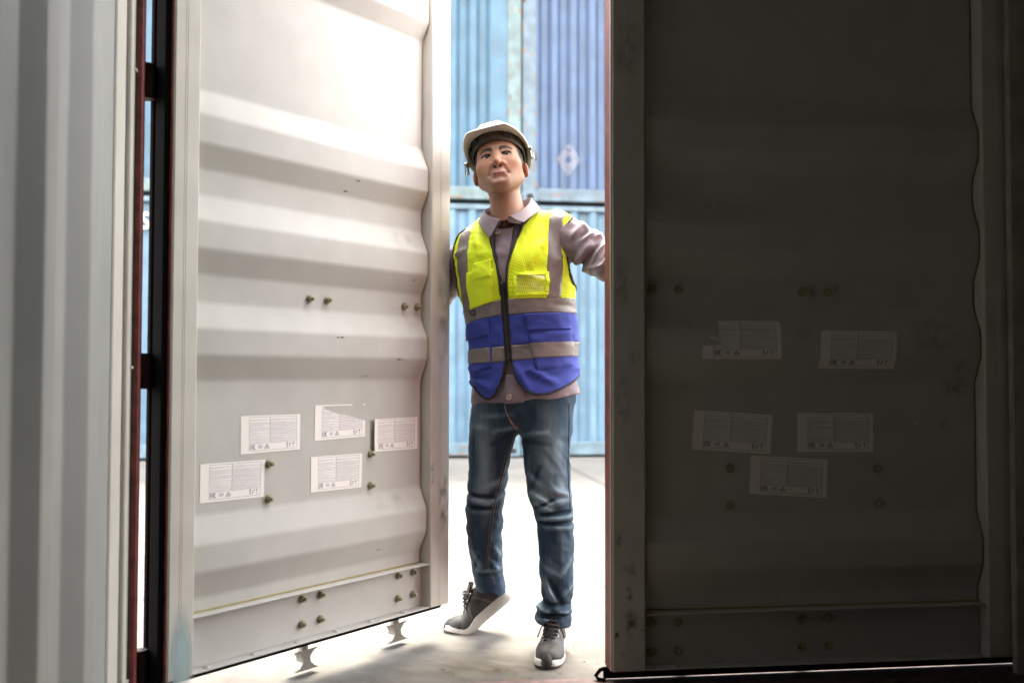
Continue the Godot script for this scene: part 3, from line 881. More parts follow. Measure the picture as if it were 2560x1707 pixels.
func nets(b: MB, f: Callable, lo: Vector3, hi: Vector3, h: float, colf: Variant = null, tf := Transform3D.IDENTITY, lip := 1.35) -> void:
	var nx := (int((hi.x - lo.x) / h / 8.0) + 1) * 8
	var ny := (int((hi.y - lo.y) / h / 8.0) + 1) * 8
	var nz_ := (int((hi.z - lo.z) / h / 8.0) + 1) * 8
	var sx := nx + 1
	var sxy := sx * (ny + 1)
	var val := PackedFloat32Array()
	val.resize(sxy * (nz_ + 1))
	val.fill(1.0)
	var act: Array[Vector3i] = []
	var r8 := h * 4.0 * 1.7321 * lip + h * 2.0
	var r4 := h * 2.0 * 1.7321 * lip + h * 2.0
	for k8 in range(0, nz_, 8):
		for j8 in range(0, ny, 8):
			for i8 in range(0, nx, 8):
				var d: float = f.call(lo + Vector3(i8 + 4, j8 + 4, k8 + 4) * h)
				if absf(d) > r8:
					if d < 0.0:
						for k in range(k8, k8 + 8):
							for j in range(j8, j8 + 8):
								var o := i8 + j * sx + k * sxy
								for i in 8: val[o + i] = -1.0
					continue
				for k4 in [k8, k8 + 4]:
					for j4 in [j8, j8 + 4]:
						for i4 in [i8, i8 + 4]:
							var e: float = f.call(lo + Vector3(i4 + 2, j4 + 2, k4 + 2) * h)
							if absf(e) > r4:
								if e < 0.0:
									for k in range(k4, k4 + 4):
										for j in range(j4, j4 + 4):
											var o := int(i4) + j * sx + k * sxy
											for i in 4: val[o + i] = -1.0
								continue
							act.append(Vector3i(i4, j4, k4))
							for k in range(k4, k4 + 4):
								for j in range(j4, j4 + 4):
									var o := int(i4) + j * sx + k * sxy
									for i in 4:
										val[o + i] = f.call(lo + Vector3(i4 + i, j, k) * h)
	var idx := PackedInt32Array()
	idx.resize(val.size())
	idx.fill(-1)
	var cofs := [0, 1, sx, sx + 1, sxy, sxy + 1, sxy + sx, sxy + sx + 1]
	var base := b.v.size()
	for a in act:
		for k in range(a.z, a.z + 4):
			for j in range(a.y, a.y + 4):
				for i in range(a.x, a.x + 4):
					var o := i + j * sx + k * sxy
					var v0 := val[o]; var v1 := val[o + 1]; var v2 := val[o + cofs[2]]; var v3 := val[o + cofs[3]]
					var v4 := val[o + cofs[4]]; var v5 := val[o + cofs[5]]; var v6 := val[o + cofs[6]]; var v7 := val[o + cofs[7]]
					var neg := int(v0 < 0) + int(v1 < 0) + int(v2 < 0) + int(v3 < 0) + int(v4 < 0) + int(v5 < 0) + int(v6 < 0) + int(v7 < 0)
					if neg == 0 or neg == 8: continue
					var s := Vector3.ZERO
					var n := 0
					if (v0 < 0) != (v1 < 0): s += Vector3(v0 / (v0 - v1), 0, 0); n += 1
					if (v2 < 0) != (v3 < 0): s += Vector3(v2 / (v2 - v3), 1, 0); n += 1
					if (v4 < 0) != (v5 < 0): s += Vector3(v4 / (v4 - v5), 0, 1); n += 1
					if (v6 < 0) != (v7 < 0): s += Vector3(v6 / (v6 - v7), 1, 1); n += 1
					if (v0 < 0) != (v2 < 0): s += Vector3(0, v0 / (v0 - v2), 0); n += 1
					if (v1 < 0) != (v3 < 0): s += Vector3(1, v1 / (v1 - v3), 0); n += 1
					if (v4 < 0) != (v6 < 0): s += Vector3(0, v4 / (v4 - v6), 1); n += 1
					if (v5 < 0) != (v7 < 0): s += Vector3(1, v5 / (v5 - v7), 1); n += 1
					if (v0 < 0) != (v4 < 0): s += Vector3(0, 0, v0 / (v0 - v4)); n += 1
					if (v1 < 0) != (v5 < 0): s += Vector3(1, 0, v1 / (v1 - v5)); n += 1
					if (v2 < 0) != (v6 < 0): s += Vector3(0, 1, v2 / (v2 - v6)); n += 1
					if (v3 < 0) != (v7 < 0): s += Vector3(1, 1, v3 / (v3 - v7)); n += 1
					var p := lo + (Vector3(i, j, k) + s / n) * h
					if colf: b.col = colf.call(p)
					idx[o] = b.vert(tf * p, Vector3.ZERO)
	var first := b.ix.size()
	for a in act:
		for k in range(a.z, a.z + 4):
			for j in range(a.y, a.y + 4):
				for i in range(a.x, a.x + 4):
					var o := i + j * sx + k * sxy
					if idx[o] < 0: continue
					var neg := val[o] < 0
					if neg != (val[o + 1] < 0) and j > 0 and k > 0:
						netq(b, idx[o], idx[o - sx], idx[o - sx - sxy], idx[o - sxy], neg)
					if neg != (val[o + sx] < 0) and i > 0 and k > 0:
						netq(b, idx[o], idx[o - sxy], idx[o - 1 - sxy], idx[o - 1], neg)
					if neg != (val[o + sxy] < 0) and i > 0 and j > 0:
						netq(b, idx[o], idx[o - 1], idx[o - 1 - sx], idx[o - sx], neg)
	for q in range(first, b.ix.size(), 3):
		var A := b.ix[q]; var B := b.ix[q + 1]; var C := b.ix[q + 2]
		var nn := (b.v[C] - b.v[A]).cross(b.v[B] - b.v[A])
		b.n[A] += nn; b.n[B] += nn; b.n[C] += nn
	for q in range(base, b.v.size()):
		b.n[q] = b.n[q].normalized()
	b.col = Color.WHITE

func netq(b: MB, p: int, q: int, r: int, s: int, neg: bool) -> void:
	if p < 0 or q < 0 or r < 0 or s < 0: return
	if neg:
		b.tri_i(p, q, r); b.tri_i(p, r, s)
	else:
		b.tri_i(p, r, q); b.tri_i(p, s, r)

# ---- profile tables: rows of [y, cx, cz, half width, half depth], densified to 1 cm
class Prof:
	var y0 := 0.0
	var d := PackedVector4Array()
	func _init(rows: Array) -> void:
		rows.sort_custom(func(a: Array, b: Array) -> bool: return a[0] < b[0])
		y0 = rows[0][0]
		var n := int((rows[-1][0] - y0) / 0.005) + 1
		var k := 0
		for i in n:
			var y := y0 + i * 0.005
			while k < rows.size() - 2 and y > rows[k + 1][0]: k += 1
			var a: Array = rows[k]; var b: Array = rows[k + 1]
			var pa: Array = rows[maxi(k - 1, 0)]; var pb: Array = rows[mini(k + 2, rows.size() - 1)]
			var t: float = clampf((y - a[0]) / (b[0] - a[0]), 0.0, 1.0)
			var h: float = b[0] - a[0]
			var o := [0.0, 0.0, 0.0, 0.0]
			for q in 4:
				var m0: float = (b[q + 1] - pa[q + 1]) / maxf(b[0] - pa[0], 1e-4) * h
				var m1: float = (pb[q + 1] - a[q + 1]) / maxf(pb[0] - a[0], 1e-4) * h
				o[q] = (2 * t * t * t - 3 * t * t + 1) * a[q + 1] + (t * t * t - 2 * t * t + t) * m0 + (-2 * t * t * t + 3 * t * t) * b[q + 1] + (t * t * t - t * t) * m1
			d.append(Vector4(o[0], o[1], o[2], o[3]))
	func at(y: float) -> Vector4:
		var f := clampf((y - y0) / 0.005, 0.0, d.size() - 1.001)
		var i := int(f)
		return d[i].lerp(d[i + 1], f - i)

func prof_d(p: Vector3, P: Prof, cs: float, sn: float, grow := 0.0) -> float:
	var w := P.at(p.y)
	var x := p.x - w.x
	var z := p.z - w.y
	var a := w.z + grow
	var c := w.w + grow
	var u := (x * cs - z * sn) / a
	var v := (x * sn + z * cs) / c
	var k0 := sqrt(u * u + v * v)
	var k1 := sqrt(u * u / (a * a) + v * v / (c * c))
	return k0 * (k0 - 1.0) / maxf(k1, 1e-5)

const TYAW := -0.20
var TC := cos(-0.20)
var TS := sin(-0.20)
var torsoP: Prof
var legLP: Prof
var legRP: Prof
var SH_L := Vector3(-0.178, 1.478, -0.065)
var SH_R := Vector3(0.124, 1.530, 0.012)
var NECK := Vector3(-0.055, 1.535, -0.025)
var EL_R := Vector3(0.352, 1.368, 0.17)
var WR_R := Vector3(0.395, 1.27, 0.47)
var EL_L := Vector3(-0.365, 1.27, -0.215)
var WR_L := Vector3(-0.485, 1.235, 0.0)

func person_tables() -> void:
	torsoP = Prof.new([[0.78, 0.003, 0.0, 0.185, 0.128], [0.86, 0.004, 0.0, 0.190, 0.132], [0.90, 0.012, 0.0, 0.206, 0.146], [0.924, 0.012, 0.0, 0.204, 0.144], [0.997, 0.006, -0.002, 0.194, 0.135], [1.126, 0.002, -0.004, 0.193, 0.130], [1.223, -0.008, -0.006, 0.198, 0.132],
		[1.353, -0.030, -0.012, 0.212, 0.138], [1.44, -0.039, -0.016, 0.210, 0.130], [1.51, -0.04, -0.02, 0.172, 0.10], [1.56, -0.05, -0.024, 0.10, 0.07], [1.62, -0.055, -0.025, 0.06, 0.06]])
	legLP = Prof.new([[0.98, -0.080, -0.02, 0.085, 0.100], [0.90, -0.090, -0.021, 0.086, 0.104], [0.861, -0.099, -0.022, 0.090, 0.110], [0.792, -0.106, -0.025, 0.090, 0.104], [0.724, -0.118, -0.026, 0.081, 0.094], [0.655, -0.124, -0.024, 0.073, 0.086], [0.586, -0.131, -0.02, 0.071, 0.080], [0.545, -0.138, -0.02, 0.071, 0.076], [0.495, -0.142, -0.033, 0.069, 0.072],
		[0.445, -0.141, -0.05, 0.069, 0.072], [0.373, -0.140, -0.077, 0.064, 0.072], [0.30, -0.135, -0.10, 0.059, 0.066], [0.242, -0.132, -0.122, 0.059, 0.062], [0.213, -0.125, -0.13, 0.057, 0.060], [0.183, -0.118, -0.137, 0.054, 0.058], [0.15, -0.112, -0.142, 0.050, 0.056], [0.10, -0.105, -0.145, 0.050, 0.056]])
	legRP = Prof.new([[0.98, 0.08, 0.0, 0.085, 0.10], [0.90, 0.082, 0.002, 0.090, 0.104], [0.863, 0.085, 0.006, 0.098, 0.112], [0.796, 0.086, 0.018, 0.095, 0.106], [0.729, 0.089, 0.032, 0.086, 0.096], [0.663, 0.092, 0.046, 0.083, 0.088], [0.597, 0.097, 0.056, 0.078, 0.082], [0.558, 0.101, 0.062, 0.078, 0.078], [0.506, 0.111, 0.066, 0.072, 0.074],
		[0.467, 0.118, 0.07, 0.066, 0.072], [0.401, 0.123, 0.072, 0.064, 0.072], [0.335, 0.124, 0.074, 0.062, 0.068], [0.269, 0.125, 0.078, 0.059, 0.064], [0.203, 0.127, 0.082, 0.055, 0.060], [0.176, 0.124, 0.084, 0.050, 0.058], [0.160, 0.117, 0.085, 0.062, 0.064], [0.147, 0.116, 0.086, 0.058, 0.061], [0.136, 0.114, 0.086, 0.061, 0.064], [0.120, 0.114, 0.087, 0.066, 0.066], [0.099, 0.115, 0.088, 0.061, 0.064], [0.05, 0.115, 0.088, 0.061, 0.064]])

func torso_d(p: Vector3) -> float:
	var d := prof_d(p, torsoP, TC, TS)
	d = maxf(d, p.y - 1.60)
	if p.y > 1.30:
		d = smin(d, cone(p, SH_L, NECK, 0.068, 0.066), 0.05)
		d = smin(d, cone(p, SH_R, NECK, 0.068, 0.066), 0.05)
	return d

var fold := FastNoiseLite.new()
func ridge(x: float, y: float, z: float) -> float:   # soft cloth folds, -1..1
	var a := fold.get_noise_3d(x, y, z)
	return 1.0 - 2.4 * absf(a)

# folds laid by hand: [from, to, radius, height], in the plane seen from the front
var jean_folds := []
var coat_folds := []
var fold_bins := {}
func bins_of(list: Array) -> Array:   # folds sorted into 1 cm slices of height
	var id := list.size() * 1000 + int(list[0][0].x * 997.0)
	if fold_bins.has(id): return fold_bins[id]
	var out := []
	for i in 200:
		var y := (i + 0.5) * 0.01
		out.append(list.filter(func(f: Array) -> bool: return absf(y - (f[0].y + f[1].y) * 0.5) < absf(f[0].y - f[1].y) * 0.5 + f[2] * 2.1 + 0.006))
	fold_bins[id] = out
	return out
func fold_sum(p: Vector3, bins: Array) -> float:
	var s := 0.0
	var q := Vector2(p.x, p.y)
	for f: Array in bins[clampi(int(p.y * 100.0), 0, 199)]:
		var a: Vector2 = f[0]
		var ab: Vector2 = f[1] - a
		var r: float = f[2] * 0.86
		var t := clampf((q - a).dot(ab) / ab.length_squared(), 0.0, 1.0)
		var e := (q - a - ab * t).length_squared() / (r * r)
		if e < 4.4:
			s += f[3] * 1.8 * exp(-e) * (0.35 + 0.65 * sin(PI * (t * 0.9 + 0.05)))
	return s

func jacket_d(p: Vector3) -> float:
	var d := torso_d(p)
	d = maxf(d, -(p.y - (0.902 + 0.10 * p.x + 0.004 * sin(p.x * 40.0))))
	if p.y > 1.1:
		var arms := 1.0
		if p.x > 0.0:
			arms = minf(cone(p, SH_R + Vector3(0.038, -0.008, 0.0), EL_R, 0.063, 0.066), cone(p, EL_R, WR_R, 0.066, 0.046))
		else:
			arms = minf(cone(p, SH_L + Vector3(-0.01, 0, 0), EL_L, 0.066, 0.058), cone(p, EL_L, WR_L, 0.058, 0.044))
		if absf(arms) < 0.06 and arms < d + 0.03:
			arms -= 0.0045 * ridge(p.x * 7.0 + p.y * 9.0, p.y * 7.0 - p.x * 5.0, p.z * 9.0)
			if p.x > 0.0: arms -= fold_sum(p, coat_folds)
		d = smin(d, arms, 0.035)
	if absf(d) < 0.03:
		d -= 0.0022 * ridge(p.x * 5.0, p.y * 9.0 + p.x * 3.0, p.z * 5.0 + 7.0)
		# neck opening
	d = smax(d, -cone(p, Vector3(-0.058, 1.545, -0.005), Vector3(-0.062, 1.70, 0.03), 0.066, 0.085), 0.01)
	return d

func jeans_d(p: Vector3) -> float:
	var l := prof_d(p, legLP, 0.98, -0.2)
	var r := prof_d(p, legRP, 1.0, 0.0)
	var d := smin(l, r, 0.022 if p.y < 0.80 else 0.05)
	if p.y > 0.76:
		var t := prof_d(p, torsoP, TC, TS, -0.018)
		d = smin(d, maxf(t, 0.80 - p.y), 0.04)
	d = maxf(d, p.y - 0.97)
	# crotch kept open below the fork
	if absf(d) < 0.02:
		var k := smoothstep(0.9, 0.62, p.y)
		d -= (0.0016 + 0.0022 * k) * ridge(p.x * 9.0, p.y * 11.0 + p.x * 6.0, p.z * 7.0)
		var front := 1.0 if (p.z > (-0.06 if p.x < 0.0 else 0.05)) else 0.4
		d -= fold_sum(p, jean_folds) * front
	# trouser hems
	if p.x < 0.0 and p.y < 0.25:
		d = maxf(d, (0.163 - 0.13 * (p.x + 0.115) + 0.005 * sin(p.x * 90.0)) - p.y)
	elif p.y < 0.2:
		d = maxf(d, (0.096 + 0.10 * (0.115 - p.x)) - p.y)
	return d

# ---- the head, in head units: origin midway between the eyes, +z the way the face looks
func head_d(p: Vector3) -> float:
	var ax := absf(p.x)
	var m := Vector3(ax, p.y, p.z)
	var d := ell(p, Vector3(0, 0.032, -0.012), Vector3(0.077, 0.088, 0.099))
	d = smin(d, ell(p, Vector3(0, -0.026, 0.02), Vector3(0.066, 0.080, 0.074)), 0.03)
	d = smin(d, cone(m, Vector3(0.055, -0.058, 0.012), Vector3(0.013, -0.092, 0.068), 0.019, 0.017), 0.03)
	d = smin(d, (m - Vector3(0.045, -0.030, 0.056)).length() - 0.026, 0.03)      # cheeks
	d = smin(d, cone(p, Vector3(0, -0.075, -0.026), Vector3(0.006, -0.21, -0.050), 0.051, 0.058), 0.014)   # neck
	if d > 0.05: return d
	if p.z > 0.028 and p.y > -0.130:
		d = smin(d, cone(m, Vector3(0.008, 0.022, 0.083), Vector3(0.045, 0.021, 0.062), 0.010, 0.012), 0.018)   # brow
		d = smax(d, -ell(m, Vector3(0.033, 0.000, 0.099), Vector3(0.021, 0.0125, 0.017)), 0.014)   # sockets
		# nose
		d = smin(d, cone(p, Vector3(0, 0.012, 0.080), Vector3(0, -0.036, 0.1045), 0.0075, 0.0108), 0.012)
		d = smin(d, (m - Vector3(0.0165, -0.0415, 0.090)).length() - 0.0092, 0.009)
		# mouth area
		d = smin(d, ell(p, Vector3(0, -0.072, 0.058), Vector3(0.042, 0.034, 0.0255)), 0.03)
		d = smin(d, cone(m, Vector3(0.006, -0.0697, 0.0862), Vector3(0.023, -0.0724, 0.0775), 0.0050, 0.0030), 0.012)
		d = smin(d, cone(m, Vector3(0.0, -0.0808, 0.0835), Vector3(0.018, -0.0768, 0.0785), 0.0060, 0.0036), 0.016)
		d = smax(d, -cone(m, Vector3(0.0, -0.0758, 0.0935), Vector3(0.025, -0.0738, 0.0825), 0.0018, 0.0012), 0.005)
		d = smin(d, ell(p, Vector3(0, -0.095, 0.0705), Vector3(0.024, 0.0150, 0.018)), 0.024)   # chin
		d = smax(d, -cone(m, Vector3(0.0, -0.0905, 0.0995), Vector3(0.014, -0.090, 0.094), 0.004, 0.004), 0.016)
		d = smax(d, -cone(m, Vector3(0.0175, -0.048, 0.096), Vector3(0.031, -0.074, 0.084), 0.0008, 0.0006), 0.012)   # fold beside the mouth
		# upper lids and the almond they leave open
		d = smin(d, cone(m, Vector3(0.021, 0.0060, 0.0835), Vector3(0.045, 0.0062, 0.0730), 0.0050, 0.0052), 0.006)
		d = smin(d, cone(m, Vector3(0.022, -0.0095, 0.0805), Vector3(0.044, -0.0085, 0.0715), 0.0042, 0.0042), 0.006)
		var eu := (ax - 0.033) / 0.0145
		if absf(eu) < 1.0 and p.z > 0.05:
			var half := 0.0056 * (1.0 - eu * eu)
			var ey := p.y + 0.0012 - 0.0012 * eu
			d = smax(d, -maxf(maxf(absf(ey) - half, absf(ax - 0.033) - 0.0145), 0.068 - p.z), 0.0015)
		# nostrils
		d = smax(d, -ell(m, Vector3(0.0092, -0.0508, 0.0975), Vector3(0.0054, 0.0054, 0.0068)), 0.003)
	if ax > 0.055 and absf(p.y + 0.016) < 0.06:
		# ears
		var q := m - Vector3(0.0805, -0.016, -0.014)
		var e := Vector3(q.x * 0.88 - q.z * 0.47, q.y, q.x * 0.47 + q.z * 0.88)
		e.z += e.y * 0.25
		var ear := ell(e, Vector3.ZERO, Vector3(0.0075, 0.033, 0.0195))
		ear = smax(ear, -ell(e, Vector3(0.0075, 0.004, 0.002), Vector3(0.0062, 0.021, 0.0105)), 0.004)
		ear = smin(ear, cone(e, Vector3(0.002, 0.010, -0.004), Vector3(0.003, -0.012, -0.006), 0.0042, 0.0042), 0.004)
		d = smin(d, ear, 0.008)
	return d

func head_col(p: Vector3) -> Color:
	var ax := absf(p.x)
	var c := Color(0.31, 0.163, 0.098)
	var n := nz.get_noise_3d(p.x * 60.0, p.y * 60.0, p.z * 60.0)
	c = c * (1.0 + 0.10 * n + 0.06 * nz.get_noise_3d(p.x * 220.0, p.y * 220.0, p.z * 220.0))
	var red := exp(-pow((ax - 0.045) / 0.025, 2.0) - pow((p.y + 0.035) / 0.022, 2.0)) + exp(-pow(p.x / 0.014, 2.0) - pow((p.y + 0.044) / 0.014, 2.0)) * 0.9
	if p.z > 0.03: c = c.lerp(Color(0.50, 0.20, 0.13), clampf(red * 0.28, 0.0, 0.5))
	if ax > 0.074 and absf(p.y + 0.016) < 0.04: c = c.lerp(Color(0.42, 0.15, 0.11), 0.35)
	# beard shadow
	if p.z > 0.0 and p.y < -0.055 and p.y > -0.125:
		c = c.lerp(Color(0.22, 0.145, 0.11), (0.34 + 0.2 * nz.get_noise_3d(p.x * 300.0, p.y * 300.0, p.z * 300.0)) * smoothstep(-0.052, -0.068, p.y))
	# inside of the nostrils
	if ell(Vector3(ax, p.y, p.z), Vector3(0.0092, -0.0512, 0.0965), Vector3(0.0054, 0.0054, 0.0068)) < 0.0004: c = Color(0.05, 0.02, 0.015)
	# lips
	if p.z > 0.06 and ax < 0.0262:
		var line := -0.0760 + 0.0021 * pow(ax / 0.025, 1.6)
		var up := 0.0085 * (1.0 - pow(ax / 0.0262, 1.8)) - 0.0018 * exp(-pow(ax / 0.005, 2.0))
		var lowr := 0.0100 * (1.0 - pow(ax / 0.0240, 2.0))
		if p.y < line + up and p.y > line - maxf(lowr, 0.0): c = Color(0.30, 0.105, 0.085)
		if absf(p.y - line) < 0.0016: c = Color(0.05, 0.018, 0.015)
	# brows
	if p.z > 0.03:
		var t := (ax - 0.012) / 0.042
		if t > 0.0 and t < 1.0:
			var yb := 0.0140 + 0.0115 * sin(minf(t * 1.15, 1.0) * PI * 0.70) - 0.007 * t
			var wb := lerpf(0.0078, 0.0030, t * t)
			var k := smoothstep(wb, wb * 0.55, absf(p.y - yb)) * (0.8 + 0.2 * nz.get_noise_3d(p.x * 400.0, p.y * 200.0, 0.0))
			c = c.lerp(Color(0.004, 0.003, 0.0025), clampf(k * 1.2, 0.0, 0.98))
		# eye-socket shade painted into the skin colour, over lids and the hollow below
		var socket_shade := exp(-pow((ax - 0.033) / 0.020, 2.0) - pow((p.y - 0.001) / 0.0125, 2.0))
		c = c.lerp(Color(0.20, 0.10, 0.068), clampf(socket_shade * 0.28, 0.0, 0.3))
		# lash line
		var eu := (ax - 0.033) / 0.0155
		if absf(eu) < 1.05:
			var yl := 0.0056 * (1.0 - eu * eu) - 0.0012 + 0.0012 * eu
			if absf(p.y - yl - 0.0006) < 0.0026: c = c.lerp(Color(0.005, 0.003, 0.0025), 0.95)
			elif absf(p.y + yl + 0.0024) < 0.0012: c = c.lerp(Color(0.16, 0.08, 0.06), 0.5)
	# close-cropped sides
	if p.z < 0.055 and p.y > 0.0 and ax > 0.05:
		var hl := smoothstep(0.050, 0.030, p.z - 0.15 * (p.y - 0.02)) * smoothstep(-0.004, 0.012, p.y)
		c = c.lerp(Color(0.008, 0.006, 0.005), hl * 0.85)
	if p.z < -0.015 and p.y > -0.07: c = c.lerp(Color(0.008, 0.006, 0.005), smoothstep(-0.03, -0.05, p.z) * smoothstep(-0.07, -0.05, p.y) * 0.9)
	return c

var HEAD: Transform3D
var HS := 1.14

func hand_d(p: Vector3) -> float:   # in hand units: wrist at 0, fingers run along +y, palm faces +z, thumb on +x
	var d := ell(p, Vector3(0, 0.045, 0.0), Vector3(0.042, 0.052, 0.016))
	d = smin(d, cone(p, Vector3(0, -0.05, 0), Vector3(0, 0.01, 0), 0.030, 0.027), 0.02)
	var k := 0
	for x: float in [-0.031, -0.011, 0.010, 0.030]:
		var L: float = [0.030, 0.038, 0.042, 0.037][k]
		var a := Vector3(x, 0.085, 0.0)
		var b := a + Vector3(x * 0.10, L * 0.95, L * 0.45)
		var c := b + Vector3(0, L * 0.25, L * 0.75)
		var e := c + Vector3(0, -L * 0.25, L * 0.5)
		var r: float = [0.0075, 0.0085, 0.009, 0.0085][k]
		d = smin(d, minf(cone(p, a, b, r + 0.001, r), minf(cone(p, b, c, r, r * 0.95), cone(p, c, e, r * 0.95, r * 0.8))), 0.006)
		k += 1
	var t0 := Vector3(0.028, 0.020, 0.004)
	var t1 := Vector3(0.056, 0.050, 0.020)
	var t2 := Vector3(0.060, 0.078, 0.034)
	d = smin(d, minf(cone(p, t0, t1, 0.015, 0.011), cone(p, t1, t2, 0.011, 0.009)), 0.012)
	return d

func body_d(p: Vector3) -> float:
	var d := prof_d(p, torsoP, TC, TS, -0.022)
	d = maxf(d, maxf(p.y - 1.58, 0.80 - p.y))
	if p.y > 1.2:
		d = smin(d, cone(p, SH_L, NECK, 0.046, 0.05), 0.05)
		d = smin(d, cone(p, SH_R, NECK, 0.046, 0.05), 0.05)
		d = smin(d, cone(p, NECK, Vector3(-0.066, 1.62, -0.03), 0.055, 0.055), 0.03)
		var a := minf(cone(p, SH_R, EL_R, 0.046, 0.038), cone(p, EL_R, WR_R, 0.038, 0.027))
		var b := minf(cone(p, SH_L, EL_L, 0.046, 0.038), cone(p, EL_L, WR_L, 0.038, 0.027))
		d = smin(d, minf(a, b), 0.02)
	var l := maxf(minf(prof_d(p, legLP, 0.98, -0.2, -0.02), prof_d(p, legRP, 1.0, 0.0, -0.02)), p.y - 0.93)
	if p.y < 0.3 and p.x < 0.0:
		l = minf(maxf(l, 0.22 - p.y), cone(p, Vector3(-0.120, 0.24, -0.134), Vector3(-0.092, 0.150, -0.158), 0.034, 0.030))
	d = smin(d, l, 0.03)
	return maxf(d, 0.075 - p.y)

# ---- cloth laid on the torso: a table of the torso's surface by bearing (th, 0 = chest) and height (v; above YC it bends over the shoulders)
const YC := 1.40
const NTH := 120
const V0 := -0.54
const V1 := 0.33
const DV := 0.0145
var tabR := PackedFloat32Array()
var NV := 0
func vp_ray(th: float, v: float) -> Array:
	var a := th + TYAW
	var w := torsoP.at(minf(YC + v, YC))
	var c := Vector3(w.x, minf(YC + v, YC), w.y)
	var ph := maxf(v, 0.0) / 0.20
	return [c, Vector3(sin(a) * cos(ph), sin(ph), cos(a) * cos(ph))]
func vest_table() -> void:
	NV = int((V1 - V0) / DV) + 2
	tabR.resize(NTH * NV)
	for j in NV:
		var guess := 0.12
		for i in NTH:
			var q := vp_ray(TAU * i / NTH, V0 + j * DV)
			var r := guess
			for it in 14:
				var d := torso_d(q[0] + q[1] * r)
				if absf(d) < 0.0006: break
				r = maxf(0.02, r - d * 0.9)
			guess = r
			tabR[j * NTH + i] = r
func VPt(tv: Vector2, off: float) -> Vector3:
	var fi := fposmod(tv.x / TAU * NTH, NTH)
	var fj := clampf((tv.y - V0) / DV, 0.0, NV - 1.001)
	var i := int(fi); var j := int(fj)
	var u := fi - i; var w := fj - j
	var i2 := (i + 1) % NTH; i = i % NTH
	var r := lerpf(lerpf(tabR[j * NTH + i], tabR[j * NTH + i2], u), lerpf(tabR[(j + 1) * NTH + i], tabR[(j + 1) * NTH + i2], u), w)
	var q := vp_ray(tv.x, tv.y)
	var p: Vector3 = q[0] + q[1] * r
	# soft folds of the vest, the same for all its pieces
	var f := 0.0045 * ridge(p.x * 4.0 + p.y * 2.0 + 3.0, p.y * 6.0 - p.x * 3.0, p.z * 3.0) + 0.0016 * ridge(p.x * 13.0, p.y * 17.0 + p.x * 6.0, 2.0) + 1.3 * fold_sum(p, vest_folds)
	return p + q[1] * (off + f)
var vest_folds := []
# bearing and height of the front point that is seen at (x, y)
func TV(q: Vector2) -> Vector2:
	var best := Vector2.ZERO
	var bd := 1e9
	for j in range(0, NV, 2):
		for i in range(-34, 35, 2):
			var tv := Vector2(TAU * i / NTH, V0 + j * DV)
			var p := VPt(tv, 0.012)
			var e := Vector2(p.x, p.y).distance_squared_to(q) + maxf(0.0, -p.z - 0.02) * 0.02
			if e < bd:
				bd = e; best = tv
	var stp := 0.05
	for it in 40:
		var moved := false
		for d in [Vector2(stp, 0), Vector2(-stp, 0), Vector2(0, stp * 0.25), Vector2(0, -stp * 0.25)]:
			var tv: Vector2 = best + d
			var p := VPt(tv, 0.012)
			var e := Vector2(p.x, p.y).distance_squared_to(q) + maxf(0.0, -p.z - 0.02) * 0.02
			if e < bd:
				bd = e; best = tv; moved = true
		if not moved: stp *= 0.5
		if stp < 0.0008: break
	return best
func TVs(a: Array) -> Array:
	return a.map(func(q: Vector2) -> Vector2: return TV(q))
func resample(a: Array, n: int) -> Array:
	var L := [0.0]
	for i in range(1, a.size()): L.append(L[-1] + (a[i] - a[i - 1]).length())
	var out := []
	var k := 0
	for i in n:
		var s: float = L[-1] * i / (n - 1)
		while k < a.size() - 2 and L[k + 1] < s: k += 1
		out.append(a[k].lerp(a[k + 1], clampf((s - L[k]) / maxf(L[k + 1] - L[k], 1e-6), 0.0, 1.0)))
	return out
# cloth between two border lines given as (th, v); rows pair up, the rim is turned in so that the cloth has thickness
func cloth(b: MB, left: Array, right: Array, rows: int, cols: int, off: float, uv := Vector2.ONE) -> void:
	var A := resample(left, rows)
	var B := resample(right, rows)
	var g := []
	for i in rows:
		var row := []
		for j in range(-1, cols + 2):
			var t := clampf(float(j) / cols, 0.0, 1.0)
			var o := off if j >= 0 and j <= cols else off - 0.006
			row.append(VPt(A[i].lerp(B[i], t), o))
		g.append(row)
	var top := []; var bot := []
	for j in range(-1, cols + 2):
		var t := clampf(float(j) / cols, 0.0, 1.0)
		top.append(VPt(A[0].lerp(B[0], t), off - 0.006)); bot.append(VPt(A[rows - 1].lerp(B[rows - 1], t), off - 0.006))
	g.push_front(top); g.append(bot)
	b.grid(g, false, true, uv)
func piping(b: MB, line: Array, off: float, r: float) -> void:
	var n := maxi(8, line.size() * 6)
	b.tube(resample(line, n).map(func(tv: Vector2) -> Vector3: return VPt(tv, off)), r, 7)

func spline(a: Array, n: int) -> Array:
	var out := []
	for i in n:
		var s := float(i) / (n - 1) * (a.size() - 1)
		var k := mini(int(s), a.size() - 2)
		out.append(a[k].cubic_interpolate(a[k + 1], a[maxi(k - 1, 0)], a[mini(k + 2, a.size() - 1)], s - k))
	return out

func mesh_tex(base: Color, hole: Color, w: int, h: int, cells: int) -> ImageTexture:   # knitted mesh cloth: rows of small holes
	var im := Image.create(w, h, false, Image.FORMAT_RGB8)
	for y in h:
		for x in w:
			var u := float(x) / w * cells
			var v := float(y) / h * cells
			var row := int(v)
			var du := fposmod(u + 0.5 * (row % 2), 1.0) - 0.5
			var dv := fposmod(v, 1.0) - 0.5
			var k := clampf(1.6 - sqrt(du * du * 1.3 + dv * dv) * 4.6, 0.0, 1.0)
			im.set_pixel(x, y, base.lerp(hole, k))
	return ImageTexture.create_from_image(im)

